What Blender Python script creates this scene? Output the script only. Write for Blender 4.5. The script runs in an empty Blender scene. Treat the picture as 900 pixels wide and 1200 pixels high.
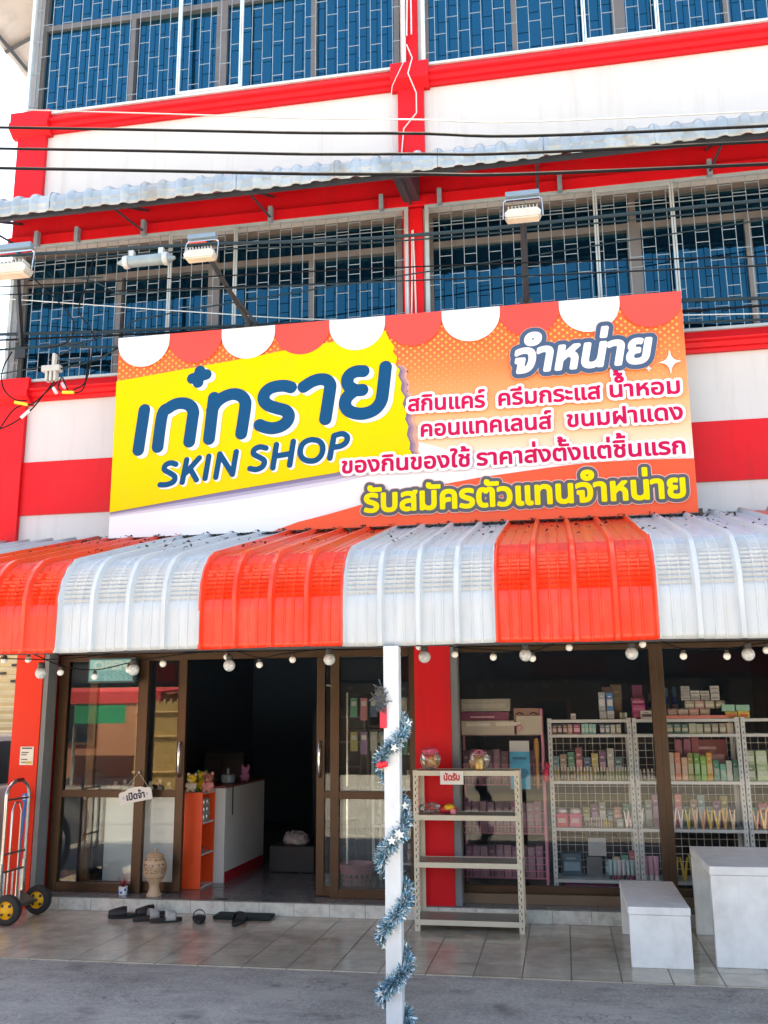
import bpy, bmesh, math, random
import numpy as np
from mathutils import Vector, Matrix
R = math.radians
rnd = random.Random(7)
SC = bpy.context.scene
COL = SC.collection

# ---------------------------------------------------------------- camera, sky, sun, exposure
cam_data = bpy.data.cameras.new("Camera")
cam = bpy.data.objects.new("Camera", cam_data)
COL.objects.link(cam)
cam_data.sensor_fit = 'VERTICAL'
cam_data.sensor_height = 36.0
cam_data.lens = 36.0 * 1108.9 / 1200.0
cam_data.clip_end = 2000
PI_, YA, RO = 0.213303, -0.180740, -0.0083001
fw = Vector((math.sin(YA) * math.cos(PI_), math.cos(YA) * math.cos(PI_), math.sin(PI_)))
rt = Vector((math.cos(YA), -math.sin(YA), 0))
up = rt.cross(fw)
rt2 = rt * math.cos(RO) + up * math.sin(RO)
up2 = -rt * math.sin(RO) + up * math.cos(RO)
cam.matrix_world = Matrix(((rt2.x, up2.x, -fw.x, 0), (rt2.y, up2.y, -fw.y, 0), (rt2.z, up2.z, -fw.z, 1.6), (0, 0, 0, 1)))
SC.camera = cam

SUN_EL, SUN_AZ = R(66), R(-14)          # the sun stands behind the shophouse
world = bpy.data.worlds.new("World")
SC.world = world
world.use_nodes = True
wn = world.node_tree
bgn = wn.nodes['Background']
sky = wn.nodes.new('ShaderNodeTexSky')
sky.sky_type = 'NISHITA'
sky.sun_disc = False
sky.sun_elevation = SUN_EL
sky.sun_rotation = SUN_AZ
sky.dust_density = 1.6
sky.air_density = 1.0
wn.links.new(sky.outputs[0], bgn.inputs[0])
bgn.inputs[1].default_value = 0.11
sun_d = bpy.data.lights.new("sun", 'SUN')
sun_d.energy = 5.0
sun_d.angle = R(0.5)
sun_d.color = (1, .95, .87)
sun = bpy.data.objects.new("sun", sun_d)
COL.objects.link(sun)
sdir = Vector((math.sin(SUN_AZ) * math.cos(SUN_EL), math.cos(SUN_AZ) * math.cos(SUN_EL), math.sin(SUN_EL)))
sun.rotation_euler = sdir.to_track_quat('Z', 'Y').to_euler()
sun.location = (0, 20, 30)
vs = SC.view_settings
vs.view_transform = 'Standard'
vs.look = 'None'
vs.gamma = 1
vs.use_curve_mapping = False
vs.exposure = 2.7
vs.use_white_balance = True
vs.white_balance_temperature = 7700
vs.white_balance_tint = 4
SC.cycles.max_bounces = 8
SC.cycles.transparent_max_bounces = 24

# ---------------------------------------------------------------- materials
MATS = {}
def mat(key, col, rough=.5, metal=0, var=.12, nscale=6, bump=0, bscale=40, spec=.5, dirt=0, dirtcol=(.12, .10, .07), dscale=1.5, coat=0, stretch=None, streak=0, streakcol=(.30, .28, .25)):
    if key in MATS: return MATS[key]
    m = bpy.data.materials.new(key); m.use_nodes = True
    nt = m.node_tree; N = nt.nodes; L = nt.links
    b = N['Principled BSDF']
    b.inputs['Roughness'].default_value = rough
    b.inputs['Metallic'].default_value = metal
    b.inputs['Specular IOR Level'].default_value = spec
    if coat: b.inputs['Coat Weight'].default_value = coat
    tc = N.new('ShaderNodeTexCoord')
    src = tc.outputs['Object']
    if stretch:
        mp = N.new('ShaderNodeMapping'); mp.inputs['Scale'].default_value = stretch
        L.new(src, mp.inputs['Vector']); src = mp.outputs[0]
    nz = N.new('ShaderNodeTexNoise'); nz.inputs['Scale'].default_value = nscale; nz.inputs['Detail'].default_value = 5
    L.new(src, nz.inputs['Vector'])
    rp = N.new('ShaderNodeMapRange'); rp.inputs[1].default_value = .3; rp.inputs[2].default_value = .7
    rp.inputs[3].default_value = 1 - var; rp.inputs[4].default_value = 1 + var * .6
    L.new(nz.outputs[0], rp.inputs[0])
    mx = N.new('ShaderNodeVectorMath'); mx.operation = 'SCALE'
    mx.inputs[0].default_value = col[:3]
    L.new(rp.outputs[0], mx.inputs['Scale'])
    cout = mx.outputs[0]
    if dirt:
        n2 = N.new('ShaderNodeTexNoise'); n2.inputs['Scale'].default_value = dscale; n2.inputs['Detail'].default_value = 8; n2.inputs['Roughness'].default_value = .65
        L.new(src, n2.inputs['Vector'])
        r2 = N.new('ShaderNodeMapRange'); r2.inputs[1].default_value = .5; r2.inputs[2].default_value = .72; r2.inputs[3].default_value = 0; r2.inputs[4].default_value = dirt
        L.new(n2.outputs[0], r2.inputs[0])
        mm = N.new('ShaderNodeMix'); mm.data_type = 'RGBA'
        L.new(r2.outputs[0], mm.inputs[0]); L.new(cout, mm.inputs[6]); mm.inputs[7].default_value = (*dirtcol, 1)
        cout = mm.outputs[2]
    if streak:
        mp2 = N.new('ShaderNodeMapping'); mp2.inputs['Scale'].default_value = (5.5, 5.5, .32); L.new(tc.outputs['Object'], mp2.inputs['Vector'])
        n4 = N.new('ShaderNodeTexNoise'); n4.inputs['Scale'].default_value = 1.6; n4.inputs['Detail'].default_value = 7; n4.inputs['Roughness'].default_value = .7; L.new(mp2.outputs[0], n4.inputs['Vector'])
        r4 = N.new('ShaderNodeMapRange'); r4.inputs[1].default_value = .52; r4.inputs[2].default_value = .78; r4.inputs[3].default_value = 0; r4.inputs[4].default_value = streak; L.new(n4.outputs[0], r4.inputs[0])
        m4 = N.new('ShaderNodeMix'); m4.data_type = 'RGBA'; L.new(r4.outputs[0], m4.inputs[0]); L.new(cout, m4.inputs[6]); m4.inputs[7].default_value = (*streakcol, 1); cout = m4.outputs[2]
    L.new(cout, b.inputs['Base Color'])
    rr = N.new('ShaderNodeMapRange'); rr.inputs[1].default_value = .3; rr.inputs[2].default_value = .7
    rr.inputs[3].default_value = max(.02, rough * .85); rr.inputs[4].default_value = min(1, rough * 1.15)
    L.new(nz.outputs[0], rr.inputs[0]); L.new(rr.outputs[0], b.inputs['Roughness'])
    if bump:
        n3 = N.new('ShaderNodeTexNoise'); n3.inputs['Scale'].default_value = bscale; n3.inputs['Detail'].default_value = 6
        L.new(src, n3.inputs['Vector'])
        bp = N.new('ShaderNodeBump'); bp.inputs['Strength'].default_value = bump; bp.inputs['Distance'].default_value = .01
        L.new(n3.outputs[0], bp.inputs['Height']); L.new(bp.outputs[0], b.inputs['Normal'])
    MATS[key] = m
    return m

def glass_mat(key, tint=(1, 1, 1), ior=1.5, body=None, fac=None):
    if key in MATS: return MATS[key]
    m = bpy.data.materials.new(key); m.use_nodes = True
    nt = m.node_tree; N = nt.nodes; L = nt.links
    N.remove(N['Principled BSDF'])
    out = [n for n in N if n.type == 'OUTPUT_MATERIAL'][0]
    g = N.new('ShaderNodeBsdfGlossy'); g.inputs['Roughness'].default_value = 0.0
    if body is None:
        t = N.new('ShaderNodeBsdfTransparent'); t.inputs[0].default_value = (*tint, 1)
        g.inputs[0].default_value = (1, 1, 1, 1)
    else:
        t = N.new('ShaderNodeBsdfDiffuse'); t.inputs[0].default_value = (*body, 1)
        g.inputs[0].default_value = (*tint, 1)
        nz = N.new('ShaderNodeTexNoise'); nz.inputs['Scale'].default_value = 2.2
        tc = N.new('ShaderNodeTexCoord'); L.new(tc.outputs['Object'], nz.inputs['Vector'])
        bp = N.new('ShaderNodeBump'); bp.inputs['Strength'].default_value = .06; bp.inputs['Distance'].default_value = .05
        L.new(nz.outputs[0], bp.inputs['Height']); L.new(bp.outputs[0], g.inputs['Normal'])
    mx = N.new('ShaderNodeMixShader')
    fr = N.new('ShaderNodeFresnel'); fr.inputs[0].default_value = ior
    L.new(fr.outputs[0], mx.inputs[0])
    L.new(t.outputs[0], mx.inputs[1]); L.new(g.outputs[0], mx.inputs[2]); L.new(mx.outputs[0], out.inputs[0])
    MATS[key] = m
    return m

RED = mat('red_paint', (.64, .005, .014), .55, spec=.25, streak=.5, streakcol=(.36, .012, .016), var=.08, nscale=3, bump=.08, bscale=60, dirt=.12, dirtcol=(.42, .01, .015))
WHITE = mat('white_wall', (.55, .555, .565), .7, var=.04, nscale=2, bump=.1, bscale=50, dirt=.3, dirtcol=(.50, .49, .47), dscale=.9, streak=.55, streakcol=(.40, .39, .37))
CORNER = mat('orange_red_paint', (.74, .030, .010), .5, spec=.25, var=.06, nscale=3, bump=.05, dirt=.1, dirtcol=(.6, .03, .02))
AWR = mat('red_sheet', (.76, .034, .008), .34, streak=.45, streakcol=(.62, .10, .05), var=.14, nscale=5, bump=.06, bscale=20, dirt=.28, dirtcol=(.62, .16, .11), dscale=4, stretch=(3, 1, .7))
AWW = mat('white_sheet', (.46, .495, .53), .4, streak=.35, streakcol=(.34, .34, .34), var=.08, nscale=5, bump=.06, bscale=20, dirt=.32, dirtcol=(.46, .45, .43), dscale=4, stretch=(3, 1, .7))
GALV = mat('galvanised_sheet', (.34, .40, .45), .42, metal=.3, var=.28, nscale=3, dirt=.8, dirtcol=(.25, .20, .13), dscale=2.2, stretch=(1, 1, .6))
STEEL = mat('dark_steel', (.06, .07, .09), .5, metal=.3)
GRILLE = mat('grille_paint', (.24, .30, .36), .45, var=.2, nscale=12)
HATCH = mat('hatch_paint', (.52, .62, .68), .45, var=.12)
ALU = mat('bronze_grey_aluminium', (.17, .15, .14), .4, metal=.4, var=.1)
BRONZE = mat('bronze_aluminium', (.068, .038, .02), .38, metal=.45, var=.1)
BRONZED = mat('dark_bronze', (.035, .026, .022), .4, metal=.4, var=.1)
CHROME = mat('chrome', (.75, .75, .72), .15, metal=1, var=.05)
BLUEGLASS = glass_mat('blue_tinted_glass', tint=(.10, .50, .78), ior=2.55, body=(.001, .014, .032))
GLASS = glass_mat('clear_glass', tint=(.95, .97, .97), ior=1.42)
SHOPGLASS = glass_mat('shop_window_glass', tint=(.985, .99, .99), ior=1.30)
BLACKCABLE = mat('cable_black', (.010, .011, .014), .85, spec=.1)
WHITECABLE = mat('cable_white', (.6, .6, .58), .5)
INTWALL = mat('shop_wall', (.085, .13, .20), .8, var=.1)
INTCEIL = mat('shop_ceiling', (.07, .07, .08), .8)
DARK = mat('dark_plastic', (.018, .018, .02), .5)
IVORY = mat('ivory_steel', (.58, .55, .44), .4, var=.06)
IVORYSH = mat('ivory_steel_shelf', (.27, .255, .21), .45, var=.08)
RACKGREY = mat('grey_rack_steel', (.62, .67, .68), .4, var=.06)
WIREW = mat('white_wire', (.78, .82, .82), .4)
PINKW = mat('pink_wire', (.70, .26, .40), .4)
TERRAZZO = mat('white_terrazzo', (.78, .79, .79), .5, var=.10, nscale=9, bump=.04, bscale=160, dirt=.5, dirtcol=(.54, .54, .52), dscale=4, streak=.3, streakcol=(.42, .41, .39))
PAPER = mat('paper', (.75, .74, .70), .8, var=.04)
NAVY = mat('navy_print', (.0005, .066, .175), .6, var=.03, spec=.15)
PW = mat('white_print', (.74, .75, .78), .5, var=.03)

# ---------------------------------------------------------------- mesh helpers
ORG = {}
class MB:
    def __init__(s): s.v = []; s.f = []; s.mi = 0; s.m = []
    def add(s, vs_, fs):
        n = len(s.v); s.v += [tuple(p) for p in vs_]
        for f in fs: s.f.append(tuple(i + n for i in f)); s.m.append(s.mi)
        return s
    def box(s, x0, y0, z0, x1, y1, z1, M=None):
        x0, x1 = min(x0, x1), max(x0, x1); y0, y1 = min(y0, y1), max(y0, y1); z0, z1 = min(z0, z1), max(z0, z1)
        p = [Vector(q) for q in ((x0, y0, z0), (x1, y0, z0), (x1, y1, z0), (x0, y1, z0), (x0, y0, z1), (x1, y0, z1), (x1, y1, z1), (x0, y1, z1))]
        if M: p = [M @ q for q in p]
        return s.add(p, ((0, 3, 2, 1), (4, 5, 6, 7), (0, 1, 5, 4), (1, 2, 6, 5), (2, 3, 7, 6), (3, 0, 4, 7)))
    def tube(s, pts, r, n=8, caps=True):
        pts = [Vector(p) for p in pts]
        rs = r if isinstance(r, (list, tuple)) else [r] * len(pts)
        V = []; F = []; prev = None
        for i, p in enumerate(pts):
            t = (pts[min(i + 1, len(pts) - 1)] - pts[max(i - 1, 0)]).normalized()
            if prev is None:
                a = t.cross(Vector((0, 0, 1)))
                if a.length < .01: a = t.cross(Vector((1, 0, 0)))
            else:
                a = prev - t * prev.dot(t)
                if a.length < 1e-6: a = t.orthogonal()
            a.normalize(); prev = a; b = t.cross(a)
            for k in range(n):
                an = 2 * math.pi * k / n
                V.append(p + (a * math.cos(an) + b * math.sin(an)) * rs[i])
        for i in range(len(pts) - 1):
            for k in range(n):
                F.append((i * n + k, i * n + (k + 1) % n, (i + 1) * n + (k + 1) % n, (i + 1) * n + k))
        if caps:
            F.append(tuple(range(n - 1, -1, -1))); F.append(tuple((len(pts) - 1) * n + k for k in range(n)))
        return s.add(V, F)
    def lathe(s, prof, c=(0, 0, 0), n=20, M=None, caps=True):
        V = []; F = []; c = Vector(c)
        for r, z in prof:
            for k in range(n):
                an = 2 * math.pi * k / n
                q = Vector((r * math.cos(an), r * math.sin(an), z))
                V.append((M @ q if M else q) + c)
        for i in range(len(prof) - 1):
            for k in range(n):
                F.append((i * n + k, i * n + (k + 1) % n, (i + 1) * n + (k + 1) % n, (i + 1) * n + k))
        if caps: F.append(tuple(range(n - 1, -1, -1))); F.append(tuple((len(prof) - 1) * n + k for k in range(n)))
        return s.add(V, F)
    def ball(s, c, rx, ry=None, rz=None, n=14, m=9, M=None):
        ry = ry or rx; rz = rz or rx; V = []; F = []; c = Vector(c)
        for i in range(m + 1):
            th = math.pi * i / m
            for k in range(n):
                an = 2 * math.pi * k / n
                q = Vector((rx * math.sin(th) * math.cos(an), ry * math.sin(th) * math.sin(an), rz * math.cos(th)))
                V.append((M @ q if M else q) + c)
        for i in range(m):
            for k in range(n):
                F.append((i * n + k, (i + 1) * n + k, (i + 1) * n + (k + 1) % n, i * n + (k + 1) % n))
        return s.add(V, F)
    def prism(s, poly, axis, a, b, M=None):
        def pt(p, t):
            q = Vector((t, p[0], p[1])) if axis == 'x' else Vector((p[0], t, p[1])) if axis == 'y' else Vector((p[0], p[1], t))
            return M @ q if M else q
        n = len(poly)
        V = [pt(p, a) for p in poly] + [pt(p, b) for p in poly]
        F = [tuple(range(n)), tuple(range(2 * n - 1, n - 1, -1))] + [(i, i + n, (i + 1) % n + n, (i + 1) % n) for i in range(n)]
        return s.add(V, F)
    def build(s, name, mats, parent=None, smooth=False, bevel=0, org=None, recalc=True):
        if not isinstance(mats, (list, tuple)): mats = [mats]
        if parent is not None: o_ = ORG[parent.name]
        elif org is not None: o_ = Vector(org)
        else:
            xs = [p[0] for p in s.v]; ys = [p[1] for p in s.v]; zs = [p[2] for p in s.v]
            o_ = Vector(((min(xs) + max(xs)) / 2, (min(ys) + max(ys)) / 2, min(zs)))
        me = bpy.data.meshes.new(name)
        me.from_pydata([(p[0] - o_.x, p[1] - o_.y, p[2] - o_.z) for p in s.v], [], s.f)
        for m in mats: me.materials.append(m)
        if len(mats) > 1: me.polygons.foreach_set('material_index', s.m)
        if recalc:
            bm = bmesh.new(); bm.from_mesh(me)
            bmesh.ops.remove_doubles(bm, verts=bm.verts, dist=1e-6)
            bmesh.ops.recalc_face_normals(bm, faces=bm.faces); bm.to_mesh(me); bm.free()
        if smooth: me.polygons.foreach_set('use_smooth', [True] * len(me.polygons))
        o = bpy.data.objects.new(name, me); COL.objects.link(o)
        ORG[o.name] = o_
        if parent is not None: o.parent = parent
        else: o.location = o_
        if bevel:
            bv = o.modifiers.new('bevel', 'BEVEL'); bv.width = bevel; bv.segments = 2; bv.limit_method = 'ANGLE'; bv.angle_limit = R(40)
        if smooth:
            try:
                me.set_sharp_from_angle(angle=R(45))
            except Exception: pass
        return o

def tag(o, label=None, cat=None, group=None, kind=None):
    if label: o['label'] = label
    if cat: o['category'] = cat
    if group: o['group'] = group
    if kind: o['kind'] = kind
    return o
def empty(name, loc, label, cat, group=None):
    o = bpy.data.objects.new(name, None); COL.objects.link(o); o.location = loc; o.empty_display_size = .1
    ORG[o.name] = Vector(loc)
    return tag(o, label, cat, group)
def copy_tree(o, parent=None):
    c = o.copy(); COL.objects.link(c)
    ORG[c.name] = ORG[o.name].copy()
    if parent is not None: c.parent = parent
    for ch in list(o.children): copy_tree(ch, c)
    return c
def dup(o, d, label=None, group=None, rz=None):
    c = copy_tree(o); c.location = Vector(o.location) + Vector(d)
    if rz is not None: c.rotation_euler.z = rz
    if label: c['label'] = label
    if group: c['group'] = group
    return c
def B(x0, y0, z0, x1, y1, z1, M=None): return MB().box(x0, y0, z0, x1, y1, z1, M)
# ---------------------------------------------------------------- ground
def ground_mat():
    m = bpy.data.materials.new('worn_asphalt'); m.use_nodes = True
    nt = m.node_tree; N = nt.nodes; L = nt.links; b = N['Principled BSDF']
    tc = N.new('ShaderNodeTexCoord')
    def noise(sc, det=6, rough=.6):
        n = N.new('ShaderNodeTexNoise'); n.inputs['Scale'].default_value = sc; n.inputs['Detail'].default_value = det; n.inputs['Roughness'].default_value = rough
        L.new(tc.outputs['Object'], n.inputs['Vector']); return n.outputs[0]
    def ramp(src, stops):
        r = N.new('ShaderNodeValToRGB'); e = r.color_ramp.elements
        e[0].position, e[0].color = stops[0][0], (*stops[0][1], 1); e[1].position, e[1].color = stops[-1][0], (*stops[-1][1], 1)
        for p, c in stops[1:-1]:
            q = e.new(p); q.color = (*c, 1)
        L.new(src, r.inputs[0]); return r.outputs[0]
    base = ramp(noise(1.1, 9, .68), [(.32, (.20, .18, .165)), (.5, (.30, .275, .25)), (.68, (.40, .365, .335))])
    fine = ramp(noise(55, 6, .7), [(.3, (.45, .45, .45)), (.52, (1, 1, 1)), (.75, (1.6, 1.58, 1.55))])
    mul = N.new('ShaderNodeMix'); mul.data_type = 'RGBA'; mul.blend_type = 'MULTIPLY'; mul.inputs[0].default_value = .8
    L.new(base, mul.inputs[6]); L.new(fine, mul.inputs[7])
    st = ramp(noise(3.2, 4, .5), [(.60, (0, 0, 0)), (.72, (1, 1, 1))])
    mix = N.new('ShaderNodeMix'); mix.data_type = 'RGBA'; L.new(st, mix.inputs[0]); L.new(mul.outputs[2], mix.inputs[6]); mix.inputs[7].default_value = (.135, .122, .115, 1)
    # pale dust blown along the kerb of tiles, and light specks
    mp = N.new('ShaderNodeMapping'); mp.inputs['Scale'].default_value = (.5, 1.6, 1); L.new(tc.outputs['Object'], mp.inputs[0])
    nd = N.new('ShaderNodeTexNoise'); nd.inputs['Scale'].default_value = 2.6; nd.inputs['Detail'].default_value = 9; nd.inputs['Roughness'].default_value = .7; L.new(mp.outputs[0], nd.inputs['Vector'])
    du = ramp(nd.outputs[0], [(.46, (0, 0, 0)), (.66, (.75, .75, .75))])
    m5 = N.new('ShaderNodeMix'); m5.data_type = 'RGBA'; L.new(du, m5.inputs[0]); L.new(mix.outputs[2], m5.inputs[6]); m5.inputs[7].default_value = (.40, .365, .325, 1)
    sk = ramp(noise(150, 2, .5), [(.70, (0, 0, 0)), (.74, (1, 1, 1))])
    m6 = N.new('ShaderNodeMix'); m6.data_type = 'RGBA'; L.new(sk, m6.inputs[0]); L.new(m5.outputs[2], m6.inputs[6]); m6.inputs[7].default_value = (.48, .46, .43, 1)
    vo = N.new('ShaderNodeTexVoronoi'); vo.feature = 'DISTANCE_TO_EDGE'; vo.inputs['Scale'].default_value = .8; 
    wv = N.new('ShaderNodeVectorMath'); wv.operation = 'ADD'; ns = N.new('ShaderNodeTexNoise'); ns.inputs['Scale'].default_value = 3; ns.inputs['Detail'].default_value = 6; L.new(tc.outputs['Object'], ns.inputs['Vector']); L.new(tc.outputs['Object'], wv.inputs[0]); L.new(ns.outputs['Color'], wv.inputs[1]); L.new(wv.outputs[0], vo.inputs['Vector'])
    ck = ramp(vo.outputs['Distance'], [(.0, (1, 1, 1)), (.0035, (0, 0, 0))])
    m7 = N.new('ShaderNodeMix'); m7.data_type = 'RGBA'; L.new(ck, m7.inputs[0]); L.new(m6.outputs[2], m7.inputs[6]); m7.inputs[7].default_value = (.07, .065, .06, 1)
    L.new(m7.outputs[2], b.inputs['Base Color']); b.inputs['Roughness'].default_value = .75
    bp = N.new('ShaderNodeBump'); bp.inputs['Strength'].default_value = .5; bp.inputs['Distance'].default_value = .008
    L.new(noise(90, 5, .7), bp.inputs['Height']); L.new(bp.outputs[0], b.inputs['Normal'])
    return m
def tile_mat(key, c1, c2, grout, size, rough, mort=.003, off=(0, 0, 0), vary=6, rot=None):
    m = bpy.data.materials.new(key); m.use_nodes = True
    nt = m.node_tree; N = nt.nodes; L = nt.links; b = N['Principled BSDF']
    tc = N.new('ShaderNodeTexCoord')
    mp = N.new('ShaderNodeMapping'); mp.inputs['Location'].default_value = off
    if rot: mp.inputs['Rotation'].default_value = rot
    L.new(tc.outputs['Object'], mp.inputs[0])
    br = N.new('ShaderNodeTexBrick'); br.offset = 0; br.squash = 1
    br.inputs['Scale'].default_value = 1; br.inputs['Brick Width'].default_value = size[0]; br.inputs['Row Height'].default_value = size[1]
    br.inputs['Mortar Size'].default_value = mort; br.inputs['Mortar Smooth'].default_value = .1; br.inputs['Bias'].default_value = 0
    br.inputs['Color1'].default_value = (*c1, 1); br.inputs['Color2'].default_value = (*c2, 1); br.inputs['Mortar'].default_value = (*grout, 1)
    L.new(mp.outputs[0], br.inputs['Vector'])
    nz = N.new('ShaderNodeTexNoise'); nz.inputs['Scale'].default_value = vary; nz.inputs['Detail'].default_value = 8; nz.inputs['Roughness'].default_value = .65
    L.new(tc.outputs['Object'], nz.inputs['Vector'])
    rp = N.new('ShaderNodeMapRange'); rp.inputs[1].default_value = .3; rp.inputs[2].default_value = .7; rp.inputs[3].default_value = .72; rp.inputs[4].default_value = 1.12
    L.new(nz.outputs[0], rp.inputs[0])
    vm = N.new('ShaderNodeVectorMath'); vm.operation = 'SCALE'; L.new(br.outputs[0], vm.inputs[0]); L.new(rp.outputs[0], vm.inputs['Scale'])
    L.new(vm.outputs[0], b.inputs['Base Color'])
    r2 = N.new('ShaderNodeMapRange'); r2.inputs[1].default_value = .35; r2.inputs[2].default_value = .65; r2.inputs[3].default_value = rough * .7; r2.inputs[4].default_value = rough * 1.5
    L.new(nz.outputs[0], r2.inputs[0])
    ad = N.new('ShaderNodeMath'); ad.operation = 'ADD'; L.new(r2.outputs[0], ad.inputs[0])
    ms = N.new('ShaderNodeMath'); ms.operation = 'MULTIPLY'; ms.inputs[1].default_value = .4; L.new(br.outputs['Fac'], ms.inputs[0]); L.new(ms.outputs[0], ad.inputs[1])
    L.new(ad.outputs[0], b.inputs['Roughness'])
    bp = N.new('ShaderNodeBump'); bp.inputs['Strength'].default_value = .4; bp.inputs['Distance'].default_value = .002; bp.invert = True
    L.new(br.outputs['Fac'], bp.inputs['Height']); L.new(bp.outputs[0], b.inputs['Normal'])
    return m
g = MB(); g.add([(-300, -300, -.007), (300, -300, -.007), (300, 300, -.007), (-300, 300, -.007)], [(0, 1, 2, 3)])
tag(g.build('street', ground_mat(), org=(0, 0, 0)), 'worn grey asphalt street in front of the shop', None, None, 'structure')
TILE = tile_mat('floor_tiles', (.44, .385, .305), (.50, .445, .36), (.15, .125, .10), (.305, .29), .17, .0045, (.02, -6.45, 0))
tag(B(-11, 6.44, -.12, 9, 8.04, 0).build('pavement', TILE, org=(0, 0, 0)), 'beige tiled pavement under the striped awning', None, None, 'structure')

# ---------------------------------------------------------------- the shophouse
XL, XR = -4.95, 2.85
W = 7.5                                   # front of the upper wall
PIL = [(-4.95, -4.655), (-1.205, -.97), (2.52, 2.85)]
sh = empty('shophouse', (-1, 8.2, 0), 'three storey white shophouse with bright red bands, pilasters and caged blue windows', 'building')
wall = MB()
wall.box(XL, W, 2.95, XR, W + .2, 4.595)                     # below the second-floor windows
wall.box(XL, W, 5.945, XR, W + .2, 7.335)
wall.box(XL, W, 9.0, XR, W + .2, 9.6)
for a, b_ in PIL:
    for z0, z1 in ((4.595, 5.945), (7.335, 9.0)): wall.box(a + .02, W + .02, z0, (b_ - .02 if a > -4 else -4.85), W + .2, z1)
for a, b_ in ((XL, XL + .18), (XR - .18, XR)): wall.box(a, W + .2, 2.95, b_, 17, 9.6); wall.box(a + .03, 8.43, .11, b_ - .03, 17, 2.949)
wall.box(XL + .18, 16.8, .11, XR - .18, 17, 9.6)
wall.box(XL + .18, W + .2, 9.4, XR - .18, 16.8, 9.598)
wall.box(XL + .18, W + .2, 2.95, XR - .18, 16.8, 3.1)
wall.build('wall', WHITE, sh)
MB().box(XL - .004, W - .016, 3.37, XR + .004, W - .001, 3.855).build('red_band', RED, sh)
MB().box(XL - .004, W - .012, 6.065, XR + .004, W - .001, 6.42).build('red_band', RED, sh)
MB().box(XL - .006, W - .07, 5.955, XR + .006, W - .002, 6.06).build('red_beam', RED, sh, bevel=.006)
def cornice(z0, z1):
    h = z1 - z0
    prof = [(W - .001, z0), (W - .035, z0), (W - .04, z0 + h * .16), (W - .065, z0 + h * .2), (W - .075, z0 + h * .40), (W - .105, z0 + h * .46), (W - .11, z0 + h * .53), (W - .045, z1), (W - .001, z1)]
    return MB().prism(prof, 'x', XL - .01, XR + .01).build('cornice', RED, sh)
cornice(4.425, 4.60); cornice(7.15, 7.34)
for i, (a, b_) in enumerate(PIL):
    p = MB()
    p.box(a, W - .05, 2.98, b_, W - .003, 4.424)
    if i == 1: B(a + .03, W - .05, 4.605, b_ - .03, W - .003, 5.94).build('pilaster', RED, sh)
    B(a, W - .05, 6.43, b_, W - .003, 7.149).build('pilaster', RED, sh)
    if i == 1: B(a + .05, W - .02, 7.36, b_ - .05, W + .018, 9.0).build('pilaster', RED, sh)
    p.build('pilaster', RED, sh)
    for z in (4.39, 7.125):
        c = MB(); c.prism([(W - .051, z), (W - .135, z + .06), (W - .135, z + .12), (W - .115, z + .125), (W - .115, z + .235), (W - .002, z + .235), (W - .002, z)], 'x', a - .055, b_ + .055)
        c.build('capital', RED, sh)
for a, b_ in (PIL[0], PIL[2]):
    for z0, z1 in ((4.605, 5.94), (7.36, 9.0)): B(a + .03, W + .0, z0, (b_ - .005 if a > -4 else -4.835), W + .016, z1).build('grey_pier', mat('grey_pier', (.30, .31, .34), .7), sh)
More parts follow.
